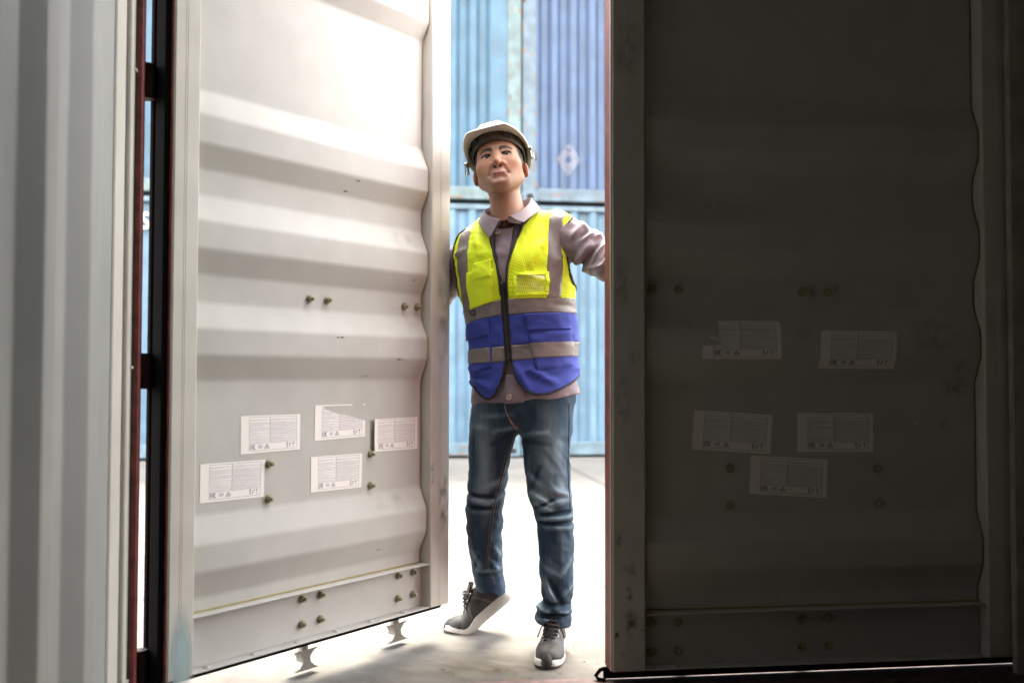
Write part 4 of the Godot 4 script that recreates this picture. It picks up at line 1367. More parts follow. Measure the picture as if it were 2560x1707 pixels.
func build_person() -> void:
	fold.seed = 3; fold.frequency = 1.0; fold.fractal_octaves = 2; fold.noise_type = FastNoiseLite.TYPE_SIMPLEX_SMOOTH
	person_tables()
	jean_folds = [
		# whiskers at the fork
		[Vector2(-0.025, 0.806), Vector2(-0.109, 0.789), 0.010, 0.004], [Vector2(-0.029, 0.796), Vector2(-0.115, 0.739), 0.009, -0.003], [Vector2(-0.015, 0.779), Vector2(0.085, 0.786), 0.010, 0.004], [Vector2(-0.008, 0.759), Vector2(0.099, 0.742), 0.009, -0.003], [Vector2(-0.042, 0.852), Vector2(-0.143, 0.845), 0.012, 0.003], [Vector2(-0.189, 0.805), Vector2(-0.129, 0.799), 0.010, 0.003],
		# his right knee
		[Vector2(-0.202, 0.555), Vector2(-0.108, 0.549), 0.008, -0.008], [Vector2(-0.198, 0.538), Vector2(-0.128, 0.525), 0.009, 0.007], [Vector2(-0.128, 0.525), Vector2(-0.071, 0.549), 0.009, 0.006], [Vector2(-0.202, 0.508), Vector2(-0.101, 0.505), 0.008, -0.006], [Vector2(-0.128, 0.585), Vector2(-0.058, 0.612), 0.012, 0.006], [Vector2(-0.115, 0.559), Vector2(-0.061, 0.569), 0.008, -0.006], [Vector2(-0.195, 0.492), Vector2(-0.108, 0.495), 0.010, 0.004],
		# his right shin and hem
		[Vector2(-0.184, 0.333), Vector2(-0.154, 0.273), 0.009, 0.006], [Vector2(-0.161, 0.319), Vector2(-0.177, 0.266), 0.008, -0.005], [Vector2(-0.108, 0.353), Vector2(-0.078, 0.313), 0.010, 0.006], [Vector2(-0.121, 0.313), Vector2(-0.077, 0.283), 0.008, -0.006], [Vector2(-0.167, 0.260), Vector2(-0.074, 0.260), 0.009, 0.006], [Vector2(-0.161, 0.243), Vector2(-0.071, 0.243), 0.007, -0.006], [Vector2(-0.107, 0.276), Vector2(-0.081, 0.266), 0.008, 0.006],
		# his left knee
		[Vector2(0.032, 0.569), Vector2(0.099, 0.532), 0.010, 0.009], [Vector2(0.046, 0.519), Vector2(0.112, 0.546), 0.009, -0.008], [Vector2(0.092, 0.532), Vector2(0.166, 0.546), 0.012, 0.008], [Vector2(0.046, 0.532), Vector2(0.106, 0.506), 0.010, 0.008], [Vector2(0.072, 0.496), Vector2(0.173, 0.503), 0.008, -0.009], [Vector2(0.059, 0.479), Vector2(0.179, 0.486), 0.010, 0.009], [Vector2(0.072, 0.466), Vector2(0.179, 0.463), 0.008, -0.008], [Vector2(0.072, 0.453), Vector2(0.183, 0.446), 0.010, 0.006], [Vector2(0.106, 0.586), Vector2(0.173, 0.559), 0.012, 0.005],
		[Vector2(0.019, 0.639), Vector2(0.059, 0.599), 0.010, 0.005], [Vector2(0.062, 0.666), Vector2(0.035, 0.586), 0.009, -0.004],
		# his left shin and bunched hem
		[Vector2(0.073, 0.267), Vector2(0.126, 0.168), 0.012, 0.008], [Vector2(0.099, 0.260), Vector2(0.139, 0.181), 0.012, -0.008], [Vector2(0.133, 0.280), Vector2(0.179, 0.333), 0.010, 0.005], [Vector2(0.139, 0.207), Vector2(0.183, 0.241), 0.010, 0.006], [Vector2(0.073, 0.313), Vector2(0.126, 0.277), 0.010, 0.004], [Vector2(0.086, 0.181), Vector2(0.166, 0.174), 0.008, -0.008], [Vector2(0.056, 0.161), Vector2(0.099, 0.148), 0.009, 0.008], [Vector2(0.073, 0.138), Vector2(0.173, 0.141), 0.007, -0.010], [Vector2(0.053, 0.118), Vector2(0.099, 0.125), 0.009, 0.006], [Vector2(0.133, 0.151), Vector2(0.179, 0.141), 0.009, 0.008]]
	coat_folds = [[Vector2(0.177, 1.498), Vector2(0.228, 1.563), 0.012, 0.010], [Vector2(0.198, 1.482), Vector2(0.241, 1.520), 0.009, -0.009], [Vector2(0.209, 1.482), Vector2(0.279, 1.531), 0.010, 0.010], [Vector2(0.193, 1.401), Vector2(0.241, 1.471), 0.012, 0.011], [Vector2(0.206, 1.391), Vector2(0.268, 1.455), 0.009, -0.011], [Vector2(0.198, 1.374), Vector2(0.279, 1.380), 0.010, 0.009], [Vector2(0.230, 1.552), Vector2(0.236, 1.520), 0.009, 0.008], [Vector2(0.241, 1.358), Vector2(0.295, 1.407), 0.010, 0.009], [Vector2(0.268, 1.498), Vector2(0.300, 1.520), 0.010, 0.008]]
	vest_folds = [[Vector2(0.043, 1.428), Vector2(-0.000, 1.379), 0.014, 0.004], [Vector2(0.075, 1.482), Vector2(0.016, 1.422), 0.016, 0.004], [Vector2(-0.049, 1.358), Vector2(0.075, 1.390), 0.012, -0.003], [Vector2(-0.043, 1.369), Vector2(0.086, 1.331), 0.010, 0.004], [Vector2(-0.167, 1.524), Vector2(-0.145, 1.433), 0.016, 0.004], [Vector2(0.022, 1.015), Vector2(0.107, 0.967), 0.014, 0.006], [Vector2(0.043, 0.983), Vector2(0.155, 1.020), 0.012, -0.004], [Vector2(-0.021, 1.025), Vector2(0.022, 0.940), 0.014, 0.005], [Vector2(0.161, 1.160), Vector2(0.075, 1.143), 0.012, 0.005], [Vector2(-0.192, 1.020), Vector2(-0.112, 0.999), 0.012, 0.005],
		[Vector2(-0.171, 0.988), Vector2(-0.106, 0.945), 0.012, 0.005], [Vector2(0.096, 1.251), Vector2(0.182, 1.245), 0.012, -0.003], [Vector2(0.022, 1.122), Vector2(0.171, 1.144), 0.010, 0.004], [Vector2(-0.237, 1.433), Vector2(-0.199, 1.449), 0.010, 0.004], [Vector2(0.096, 1.407), Vector2(0.139, 1.434), 0.010, 0.003]]
	jean_folds = bins_of(jean_folds)
	coat_folds = bins_of(coat_folds)
	vest_folds = bins_of(vest_folds)
	vest_table()
	# materials
	var skin := mat(Color(1, 1, 1), 0.58)
	skin.subsurf_scatter_enabled = true
	skin.subsurf_scatter_strength = 0.08
	var coat := mat(Color(0.20, 0.158, 0.185), 0.8, 0.0, ntex(0.03, 0.9, 1.0, 51), 3.0, ntex(0.2, 0.0, 1.0, 52), 0.05)
	coat.rim_enabled = true; coat.rim = 0.3
	var denim := mat(Color(1, 1, 1), 0.85, 0.0, ntex(0.25, 0.62, 1.0, 53, 3), 5.0, ntex(0.3, 0.0, 1.0, 54), 0.05)
	var yellow := mat(Color(1, 1, 1), 0.75)
	yellow.albedo_texture = mesh_tex(Color(0.88, 0.97, 0.10), Color(0.62, 0.70, 0.06), 256, 256, 12)
	yellow.uv1_scale = Vector3(3.5, 7.0, 1)
	yellow.backlight_enabled = true; yellow.backlight = Color(0.2, 0.24, 0.02)
	var yellow_plain := mat(Color(0.72, 0.93, 0.012), 0.7)
	var blue := mat(Color(1, 1, 1), 0.8)
	blue.albedo_texture = mesh_tex(Color(0.19, 0.26, 0.62), Color(0.10, 0.13, 0.40), 256, 256, 12)
	blue.uv1_scale = Vector3(4.0, 4.0, 1)
	var tape := mat(Color(0.19, 0.17, 0.165), 0.5, 0.1, ntex(0.02, 0.9, 1.0, 56), 4.0)
	var black := mat(Color(0.005, 0.005, 0.005), 0.75)
	var thread := mat(Color(0.42, 0.25, 0.12), 0.8)
	var person := thing("person", Vector3(0.5283, 0.0, -3.6825), -0.13201)
	tag(person, "man in white helmet, yellow and blue vest and jeans holding the open doors, looking up", "person")
	# ---- body
	var f0 := Vector3(-0.135, 0.315, 0.94).normalized()
	var r0 := Vector3.UP.cross(f0).normalized()
	var u0 := f0.cross(r0).normalized()
	var roll := deg_to_rad(10.0)
	var hx := r0 * cos(roll) + u0 * sin(roll)
	var hy := u0 * cos(roll) - r0 * sin(roll)
	HEAD = Transform3D(Basis(hx * HS, hy * HS, f0 * HS), Vector3(-0.086, 1.772, 0.010))
	var b := MB.new()
	b.col = Color(0.31, 0.163, 0.098)
	nets(b, body_d, Vector3(-0.60, 0.05, -0.40), Vector3(0.50, 1.66, 0.62), 0.014, func(_p: Vector3) -> Color: return Color(0.31, 0.163, 0.098), Transform3D.IDENTITY, 1.6)
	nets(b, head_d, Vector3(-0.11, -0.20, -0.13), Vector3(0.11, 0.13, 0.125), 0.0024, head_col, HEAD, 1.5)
	for s in [0, 1]:
		var w: Vector3 = WR_R if s == 0 else WR_L
		var e: Vector3 = EL_R if s == 0 else EL_L
		var y: Vector3 = ((w - e).normalized() + Vector3(0, 0.5, 0)).normalized()
		var z: Vector3 = Vector3(0.05, -0.35, 0.9).normalized() if s == 0 else Vector3(0.80, -0.2, 0.55).normalized()
		var x := y.cross(z).normalized()
		z = x.cross(y).normalized()
		if s == 1: x = -x
		nets(b, hand_d, Vector3(-0.06, -0.07, -0.04), Vector3(0.085, 0.19, 0.10), 0.0035, func(_p: Vector3) -> Color: return Color(0.31, 0.163, 0.098), Transform3D(Basis(x * 1.05, y * 1.05, z * 1.05), w + y * 0.02), 1.4)
	obj("body", b, skin, person)
	# eyes
	for s: float in [-1.0, 1.0]:
		var ey := MB.new()
		ey.lathe(range(0, 13).map(func(k: int) -> Vector2: return Vector2(sin(PI * k / 12.0) * 0.0125, cos(PI * k / 12.0) * 0.0125)), Vector3.ZERO, Vector3(0, 0, 1), 20)
		var eye := obj("eye", ey, mat(Color(0.34, 0.30, 0.27), 0.4), person)
		eye.transform = HEAD * Transform3D(Basis.from_euler(Vector3(-0.10, 0.14, 0)), Vector3(0.033 * s, -0.001, 0.0705))
		var ir := MB.new()
		ir.lathe([Vector2(0.0, 0.01285), Vector2(0.0040, 0.01245), Vector2(0.0072, 0.01070)], Vector3.ZERO, Vector3(0, 0, 1), 20)
		obj("iris", ir, mat(Color(0.006, 0.003, 0.002), 0.6), eye)
	# ---- hair under the helmet
	var hb := MB.new()
	nets(hb, func(p: Vector3) -> float:
		var d := ell(p, Vector3(0, 0.034, -0.014), Vector3(0.0795, 0.089, 0.1005))
		var front := p.z - (0.030 + 0.25 * maxf(p.y - 0.02, 0.0))
		var low := -0.006 - p.y if p.z > -0.03 else -0.065 - p.y
		return maxf(d, maxf(front, low)), Vector3(-0.10, -0.08, -0.13), Vector3(0.10, 0.13, 0.07), 0.004, null, HEAD, 1.5)
	obj("hair", hb, mat(Color(0.006, 0.0045, 0.004), 0.6, 0.0, null, 1.0, ntex(0.3, 0.0, 1.0, 58), 0.2), person)
	build_helmet(person)
	# ---- jacket
	var jb := MB.new()
	nets(jb, jacket_d, Vector3(-0.56, 0.84, -0.34), Vector3(0.48, 1.66, 0.56), 0.0072, null, Transform3D.IDENTITY, 1.7)
	var jacket := obj("jacket", jb, coat, person)
	# collar: two leaves folded over
	for s in [0, 1]:
		var top: Array; var out: Array
		if s == 0:
			top = [Vector3(-0.055, 1.650, -0.100), Vector3(0.0, 1.660, -0.075), Vector3(0.028, 1.664, -0.02), Vector3(0.022, 1.632, 0.04), Vector3(-0.008, 1.597, 0.085), Vector3(-0.055, 1.571, 0.112)]
			out = [Vector3(-0.055, 1.600, -0.135), Vector3(0.025, 1.612, -0.112), Vector3(0.064, 1.618, -0.03), Vector3(0.058, 1.600, 0.05), Vector3(0.036, 1.578, 0.10), Vector3(0.004, 1.548, 0.137)]
		else:
			top = [Vector3(-0.055, 1.650, -0.100), Vector3(-0.112, 1.638, -0.075), Vector3(-0.138, 1.620, -0.02), Vector3(-0.134, 1.592, 0.04), Vector3(-0.110, 1.572, 0.085), Vector3(-0.082, 1.562, 0.108)]
			out = [Vector3(-0.055, 1.600, -0.135), Vector3(-0.128, 1.592, -0.11), Vector3(-0.166, 1.575, -0.03), Vector3(-0.160, 1.552, 0.04), Vector3(-0.146, 1.522, 0.09), Vector3(-0.122, 1.492, 0.122)]
		var T := spline(top, 30)
		var O := spline(out, 30)
		var g := []
		var neckc := Vector3(-0.058, 1.6, 0.0)
		for row in 9:
			var r := []
			for i in 30:
				var t: Vector3 = T[i]; var o: Vector3 = O[i]
				var inn := t + (neckc - t) * Vector3(0.05, 0, 0.05) + Vector3(0, -0.055 if i < 22 else -0.055 + 0.04 * (i - 22) / 7.0, 0)
				match row:
					0: r.append(inn)
					1: r.append(inn.lerp(t, 0.6))
					2: r.append(t + Vector3(0, 0.001, 0))
					3: r.append(t.lerp(o, 0.15) + Vector3(0, 0.006, 0))
					4: r.append(t.lerp(o, 0.5) + (o - neckc).normalized() * 0.006)
					5: r.append(t.lerp(o, 0.85) + (o - neckc).normalized() * 0.004)
					6: r.append(o)
					7: r.append(o - (o - neckc).normalized() * 0.003)
					8: r.append(t.lerp(o, 0.5) - (o - neckc).normalized() * 0.002)
			g.append(r)
		var cb := MB.new()
		cb.grid(g, false, s == 0)
		obj("collar", cb, coat, jacket)
	# placket, its zip pull and the snap buttons
	var pb := MB.new()
	cloth(pb, TVs([Vector2(-0.105, 1.540), Vector2(-0.105, 1.481), Vector2(-0.097, 1.422), Vector2(-0.086, 1.358), Vector2(-0.075, 1.315)]), TVs([Vector2(-0.037, 1.540), Vector2(-0.043, 1.482), Vector2(-0.051, 1.422), Vector2(-0.059, 1.358), Vector2(-0.062, 1.315)]), 26, 6, 0.007)
	obj("placket", pb, coat, jacket)
	pb = MB.new()
	cloth(pb, TVs([Vector2(-0.069, 0.996), Vector2(-0.069, 0.945), Vector2(-0.069, 0.891)]), TVs([Vector2(0.000, 0.996), Vector2(0.002, 0.945), Vector2(0.004, 0.898)]), 10, 6, 0.004)
	obj("placket", pb, coat, jacket)
	var brass := mat(Color(0.42, 0.37, 0.27), 0.35, 0.8)
	var dull := mat(Color(0.30, 0.27, 0.27), 0.5, 0.4)
	for q: Vector2 in [Vector2(-0.092, 1.520), Vector2(-0.052, 0.916)]:
		var tv := TV(q)
		var at := VPt(tv, 0.007)
		var ax: Vector3 = (vp_ray(tv.x, tv.y)[1] + Vector3(0, 0.05, 0.2)).normalized()
		var sb := MB.new()
		sb.lathe([Vector2(0.0075, 0.0025), Vector2(0.0095, 0.0035), Vector2(0.0108, 0.002), Vector2(0.0108, -0.002)], at, ax, 20)
		obj("snap_button", sb, brass, jacket)
		sb = MB.new()
		sb.lathe([Vector2(0.0, 0.0022), Vector2(0.0076, 0.0022)], at, ax, 20)
		obj("button_face", sb, dull, jacket)
	var zp := MB.new()
	var zt := VPt(TV(Vector2(-0.069, 1.552)), 0.012)
	zp.box(zt + Vector3(-0.003, -0.012, -0.002), zt + Vector3(0.003, 0.012, 0.002), 0.001)
	obj("zip_pull", zp, brass, jacket)
	# hem band of the jacket and the reflective band on the sleeve
	var ring_on := func(c0: Vector3, ax: Vector3, w: float, off: float, fld: Callable) -> MB:
		var s := ax.cross(Vector3.UP).normalized()
		var u := s.cross(ax).normalized()
		var g := []
		for k in 6:
			var row := []
			for i in 40:
				var dir := s * cos(TAU * i / 40) + u * sin(TAU * i / 40)
				var c := c0 + ax * (w * (clampf(k - 1, 0, 3) / 3.0 - 0.5))
				var r := 0.03
				for it in 16:
					var d: float = fld.call(c + dir * r)
					r -= d * 0.8
				row.append(c + dir * (r + (off if k > 0 and k < 5 else -0.003)))
			g.append(row)
		var m := MB.new()
		m.grid(g, true, true)
		return m
	var axr := (EL_R - SH_R).normalized()
	for t: float in [0.70, 0.80]:
		var bnd := obj("sleeve_tape", ring_on.call(SH_R.lerp(EL_R, t), axr, 0.018, 0.0018, jacket_d), mat(Color(0.22, 0.19, 0.21), 0.5, 0.1), jacket)
	# ---- jeans
	var nb := MB.new()
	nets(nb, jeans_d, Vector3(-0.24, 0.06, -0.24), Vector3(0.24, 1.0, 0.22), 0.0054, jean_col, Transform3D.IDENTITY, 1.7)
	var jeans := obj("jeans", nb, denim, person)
	var on_jeans := func(q: Vector2, off: float) -> Vector3:
		var z := 0.26
		for it in 30:
			var d := jeans_d(Vector3(q.x, q.y, z))
			if d < off: break
			z -= maxf(d - off, 0.0008) * 0.8
			if z < -0.24: break
		return Vector3(q.x, q.y, z)
	var seam := func(pts: Array, n: int, nm: String, m: Material, r: float) -> void:
		var sb := MB.new()
		var P := resample(pts, n)
		var path := []
		for q: Vector2 in P: path.append(on_jeans.call(q, r * 0.3))
		sb.tube(path, r, 5)
		obj(nm, sb, m, jeans)
	var dark_seam := mat(Color(0.022, 0.045, 0.075), 0.9)
	seam.call([Vector2(-0.030, 0.789), Vector2(-0.042, 0.749), Vector2(-0.058, 0.692), Vector2(-0.075, 0.625), Vector2(-0.095, 0.552), Vector2(-0.109, 0.492), Vector2(-0.116, 0.426), Vector2(-0.122, 0.359), Vector2(-0.132, 0.293), Vector2(-0.124, 0.253), Vector2(-0.111, 0.227), Vector2(-0.107, 0.207)], 70, "inseam", dark_seam, 0.0020)
	for dx: float in [-0.0045, 0.0045]:
		# the two rows of stitches beside the inseam
		var sb := MB.new()
		var P := resample([Vector2(-0.030, 0.789), Vector2(-0.042, 0.749), Vector2(-0.058, 0.692), Vector2(-0.075, 0.625), Vector2(-0.095, 0.552), Vector2(-0.109, 0.492), Vector2(-0.116, 0.426), Vector2(-0.122, 0.359), Vector2(-0.132, 0.293), Vector2(-0.124, 0.253), Vector2(-0.111, 0.227), Vector2(-0.107, 0.207)], 150)
		for i in range(0, 149, 2):
			sb.tube([on_jeans.call(P[i] + Vector2(dx, 0), 0.001), on_jeans.call(P[i].lerp(P[i + 1], 0.9) + Vector2(dx, 0), 0.001)], 0.0010, 5)
		var st := obj("stitching", sb, thread, jeans)
		st.set_meta("kind", "stuff")
	seam.call([Vector2(-0.066, 0.886), Vector2(-0.059, 0.859), Vector2(-0.045, 0.832), Vector2(-0.027, 0.807)], 16, "fly_seam", thread, 0.0014)
	seam.call([Vector2(-0.052, 0.847), Vector2(-0.042, 0.822), Vector2(-0.020, 0.802)], 10, "fly_seam", mat(Color(0.30, 0.12, 0.045), 0.8), 0.0022)
	seam.call([Vector2(0.170, 0.893), Vector2(0.171, 0.833), Vector2(0.169, 0.759), Vector2(0.167, 0.686), Vector2(0.167, 0.619), Vector2(0.171, 0.559), Vector2(0.174, 0.499)], 40, "outseam", dark_seam, 0.0022)
	# ---- vest
	build_vest(person, yellow, yellow_plain, blue, tape, black)
	# ---- shoes
	build_shoes(person)

func jean_col(p: Vector3) -> Color:
	var c := Color(0.018, 0.058, 0.112)
	var fade_and_light := 0.0  # worn denim, plus fold highlights and valley shade painted into the colour
	for g: Array in [[-0.135, 0.66, 0.030, 0.13, 0.8], [0.085, 0.70, 0.040, 0.13, 0.75], [-0.150, 0.80, 0.03, 0.08, 0.5], [0.13, 0.73, 0.02, 0.08, 0.5], [-0.16, 0.56, 0.025, 0.05, 0.6], [0.06, 0.55, 0.03, 0.05, 0.5], [0.10, 0.26, 0.02, 0.08, 0.35], [-0.165, 0.29, 0.015, 0.05, 0.4], [0.14, 0.59, 0.02, 0.06, 0.5]]:
		fade_and_light += g[4] * exp(-pow((p.x - g[0]) / g[2], 2.0) - pow((p.y - g[1]) / g[3], 2.0))
	if p.z < -0.05 and p.y > 0.3: fade_and_light *= 0.3
	fade_and_light += 0.22 * fold.get_noise_3d(p.x * 14.0, p.y * 5.0, p.z * 8.0)
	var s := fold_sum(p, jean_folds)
	fade_and_light += clampf(s * 55.0, -0.4, 0.5)
	fade_and_light += 0.16 * nz.get_noise_3d(p.x * 70.0, p.y * 5.0, p.z * 70.0)
	return c.lerp(Color(0.25, 0.35, 0.42), clampf(fade_and_light, 0.0, 0.9)) * (1.0 + clampf(s * 40.0, -0.4, 0.2))  # fold shading in the colour: ridges lightened, valleys darkened

func build_vest(person: Node3D, yellow: Material, yplain: Material, blue: Material, tape: Material, black: Material) -> void:
	var vest := thing("safety_vest", Vector3.ZERO, 0.0, person)
	# borders, drawn on the front of the man: metres across and up
	var fl := TVs([Vector2(-0.131, 1.578), Vector2(-0.126, 1.535), Vector2(-0.118, 1.498), Vector2(-0.107, 1.449), Vector2(-0.093, 1.390), Vector2(-0.085, 1.342), Vector2(-0.079, 1.282), Vector2(-0.077, 1.250), Vector2(-0.075, 1.213), Vector2(-0.069, 1.148), Vector2(-0.066, 1.095), Vector2(-0.063, 1.044)])
	var fr := TVs([Vector2(0.045, 1.619), Vector2(0.021, 1.573), Vector2(-0.001, 1.544), Vector2(-0.026, 1.486), Vector2(-0.045, 1.428), Vector2(-0.057, 1.374), Vector2(-0.059, 1.336), Vector2(-0.056, 1.272), Vector2(-0.052, 1.213), Vector2(-0.046, 1.148), Vector2(-0.042, 1.100), Vector2(-0.039, 1.047)])
	var al := TVs([Vector2(-0.221, 1.561), Vector2(-0.246, 1.530), Vector2(-0.256, 1.481), Vector2(-0.257, 1.427), Vector2(-0.251, 1.379), Vector2(-0.245, 1.330), Vector2(-0.247, 1.287)])
	var ar := TVs([Vector2(0.173, 1.598), Vector2(0.165, 1.552), Vector2(0.162, 1.471), Vector2(0.165, 1.407), Vector2(0.173, 1.358), Vector2(0.185, 1.331), Vector2(0.196, 1.310)])
	# continue over the shoulders and down the back
	var th_l := -1.45
	var th_r := 1.50
	var vy := func(q: Vector2) -> float: return TV(q).y
	var yl := [vy.call(Vector2(-0.079, 1.268)), vy.call(Vector2(-0.077, 1.214)), vy.call(Vector2(-0.067, 1.099)), vy.call(Vector2(-0.065, 1.044))]
	var side_l := [Vector2(-0.220, 1.234), Vector2(-0.205, 1.186), Vector2(-0.198, 1.088), Vector2(-0.196, 1.035)]
	var side_r := [Vector2(0.195, 1.280), Vector2(0.197, 1.225), Vector2(0.204, 1.121), Vector2(0.205, 1.067)]
	var SL := TVs(side_l)
	var SR := TVs(side_r)
	var piece := func(nm: String, m: Material, L: Array, R: Array, rows: int, cols: int, off: float, parent: Node3D = vest) -> MeshInstance3D:
		var b := MB.new()
		cloth(b, L, R, rows, cols, off)
		return obj(nm, b, m, parent)
	var O := 0.013
	# -- yellow fronts
	var cut := func(a: Array, v: float) -> Array:   # part of a border above v
		var out := []
		for i in a.size():
			if a[i].y >= v: out.append(a[i])
			else:
				if i > 0 and a[i - 1].y > v: out.append(a[i - 1].lerp(a[i], (a[i - 1].y - v) / (a[i - 1].y - a[i].y)))
				break
		return out
	var cutb := func(a: Array, v: float) -> Array:
		var out := []
		for i in range(1, a.size()):
			if a[i].y < v:
				if out.is_empty() and a[i - 1].y >= v: out.append(a[i - 1].lerp(a[i], (a[i - 1].y - v) / (a[i - 1].y - a[i].y)))
				out.append(a[i])
		return out
	var band_top_l := TV(Vector2(-0.080, 1.266))
	var band_top_r := TV(Vector2(-0.056, 1.269))
	var fly: Array = cut.call(fl, band_top_l.y)
	var fry: Array = cut.call(fr, band_top_r.y)
	piece.call("yellow_front", yellow, al + [SL[0]], fly, 44, 22, O)
	piece.call("yellow_front", yellow, fry, ar + [SR[0]], 44, 26, O)
	# -- shoulder yoke to the back, and the back itself
	var sh_l0: Vector2 = al[0]
	var sh_l1: Vector2 = fl[0]
	var sh_r0: Vector2 = fr[0]
	var sh_r1: Vector2 = ar[0]
	piece.call("shoulder_piece", yellow, [Vector2(-2.1, sh_l0.y - 0.02), Vector2(-1.9, sh_l0.y + 0.005), sh_l0], [Vector2(-2.75, sh_l1.y - 0.0), Vector2(-2.0, sh_l1.y + 0.02), sh_l1], 14, 10, O)
	piece.call("shoulder_piece", yellow, [sh_r0, Vector2(2.0, sh_r0.y + 0.02), Vector2(2.75, sh_r0.y)], [sh_r1, Vector2(1.9, sh_r1.y + 0.005), Vector2(2.1, sh_r1.y - 0.02)], 14, 10, O)
	var bt := minf(sh_l0.y, sh_r1.y) - 0.03
	piece.call("yellow_back", yellow, [Vector2(2.1, bt + 0.015), Vector2(1.95, 0.0), Vector2(th_r + 0.1, SR[0].y)], [Vector2(TAU - 2.1, bt + 0.015), Vector2(TAU - 1.95, 0.0), Vector2(TAU + th_l - 0.1, SL[0].y)], 26, 30, O)
	# -- bands: grey, blue, grey, blue
	var hem_l := TVs([Vector2(-0.196, 0.973), Vector2(-0.176, 0.948), Vector2(-0.154, 0.923), Vector2(-0.138, 0.910), Vector2(-0.121, 0.908), Vector2(-0.102, 0.921), Vector2(-0.086, 0.955), Vector2(-0.072, 0.993), Vector2(-0.064, 1.041)])
	var hem_r := TVs([Vector2(-0.039, 1.047), Vector2(-0.032, 1.007), Vector2(-0.016, 0.968), Vector2(0.011, 0.939), Vector2(0.049, 0.925), Vector2(0.097, 0.930), Vector2(0.145, 0.950), Vector2(0.206, 0.993)])
	var rect := func(nm: String, m: Material, tl: Vector2, tr: Vector2, br: Vector2, bl: Vector2, off: float, rows := 10, cols := 22) -> MeshInstance3D:
		return piece.call(nm, m, [tl, bl], [tr, br], rows, cols, off)
	var LT := [TV(Vector2(-0.080, 1.267)), TV(Vector2(-0.077, 1.214)), TV(Vector2(-0.066, 1.099)), TV(Vector2(-0.064, 1.044))]
	var RT := [TV(Vector2(-0.056, 1.269)), TV(Vector2(-0.053, 1.214)), TV(Vector2(-0.042, 1.102)), TV(Vector2(-0.039, 1.048))]
	rect.call("reflective_band", tape, SL[0] + Vector2(0, 0.0), LT[0], LT[1], SL[1], O + 0.001)
	rect.call("reflective_band", tape, RT[0], SR[0], SR[1], RT[1], O + 0.001)
	rect.call("blue_front", blue, SL[1], LT[1], LT[2], SL[2], O, 14)
	rect.call("blue_front", blue, RT[1], SR[1], SR[2], RT[2], O, 14)
	rect.call("reflective_band", tape, SL[2], LT[2], LT[3], SL[3], O + 0.001)
	rect.call("reflective_band", tape, RT[2], SR[2], SR[3], RT[3], O + 0.001)
	# lower blue: from the second band to the curved hem
	var rs := func(a: Array, n: int) -> Array: return resample(a, n)
	var lower := func(top: Array, hem: Array) -> void:
		var b := MB.new()
		var A: Array = resample(top, 25)
		var B: Array = resample(hem, 25)
		cloth(b, B, A, 25, 16, O)
		obj("blue_front", b, blue, vest)
	var hl := hem_l.slice(0, 9)
	lower.call([SL[3], LT[3]], hl)
	lower.call([RT[3], SR[3]], hem_r)
	# around the sides and back
	var back := func(nm: String, m: Material, a: Vector2, b_: Vector2, c: Vector2, d: Vector2, off: float) -> void:
		piece.call(nm, m, [a, d], [b_ + Vector2(TAU, 0), c + Vector2(TAU, 0)], 10, 40, off)
	back.call("reflective_band", tape, SR[0], SL[0], SL[1], SR[1], O + 0.001)
	back.call("blue_back", blue, SR[1], SL[1], SL[2], SR[2], O)
	back.call("reflective_band", tape, SR[2], SL[2], SL[3], SR[3], O + 0.001)
	back.call("blue_back", blue, SR[3], SL[3], hem_l[0], hem_r[-1], O)
	# -- upright tapes over the shoulders
	var sl_o := TVs([Vector2(-0.212, 1.563), Vector2(-0.228, 1.524), Vector2(-0.241, 1.465), Vector2(-0.240, 1.417), Vector2(-0.234, 1.357), Vector2(-0.225, 1.293), Vector2(-0.219, 1.234)])
	var sl_i := TVs([Vector2(-0.188, 1.574), Vector2(-0.194, 1.524), Vector2(-0.200, 1.465), Vector2(-0.202, 1.417), Vector2(-0.202, 1.357), Vector2(-0.195, 1.293), Vector2(-0.188, 1.239)])
	piece.call("reflective_stripe", tape, sl_o, sl_i, 40, 6, O + 0.002)
	var sr_i := TVs([Vector2(0.104, 1.610), Vector2(0.096, 1.568), Vector2(0.091, 1.498), Vector2(0.088, 1.417), Vector2(0.089, 1.358), Vector2(0.089, 1.310), Vector2(0.088, 1.274)])
	var sr_o := TVs([Vector2(0.148, 1.604), Vector2(0.144, 1.563), Vector2(0.142, 1.498), Vector2(0.143, 1.417), Vector2(0.142, 1.358), Vector2(0.139, 1.310), Vector2(0.137, 1.277)])
	piece.call("reflective_stripe", tape, sr_i, sr_o, 40, 6, O + 0.002)
	piece.call("reflective_stripe", tape, [sr_i[0], Vector2(2.35, sr_i[0].y), Vector2(2.5, 0.1), Vector2(2.5, SR[0].y)], [sr_o[0], Vector2(2.05, sr_o[0].y), Vector2(2.15, 0.1), Vector2(2.15, SR[0].y)], 30, 6, O + 0.002)
	piece.call("reflective_stripe", tape, [Vector2(-2.15, SL[0].y), Vector2(-2.15, 0.1), Vector2(-2.05, sl_o[0].y), sl_o[0]], [Vector2(-2.5, SL[0].y), Vector2(-2.5, 0.1), Vector2(-2.35, sl_i[0].y), sl_i[0]], 30, 6, O + 0.002)
	# -- black piping and the zip
	var pipe := func(line: Array, off: float, r: float) -> void:
		var b := MB.new()
		piping(b, line, off, r)
		obj("black_piping", b, black, vest)
	pipe.call(fl.slice(0, 7), O + 0.001, 0.0042)
	pipe.call(fr.slice(0, 8), O + 0.001, 0.0042)
	pipe.call(al, O, 0.0045)
	pipe.call(ar + [Vector2(1.75, ar[-1].y + 0.015), Vector2(2.0, 0.03), Vector2(2.1, ar[0].y - 0.02)], O, 0.0045)
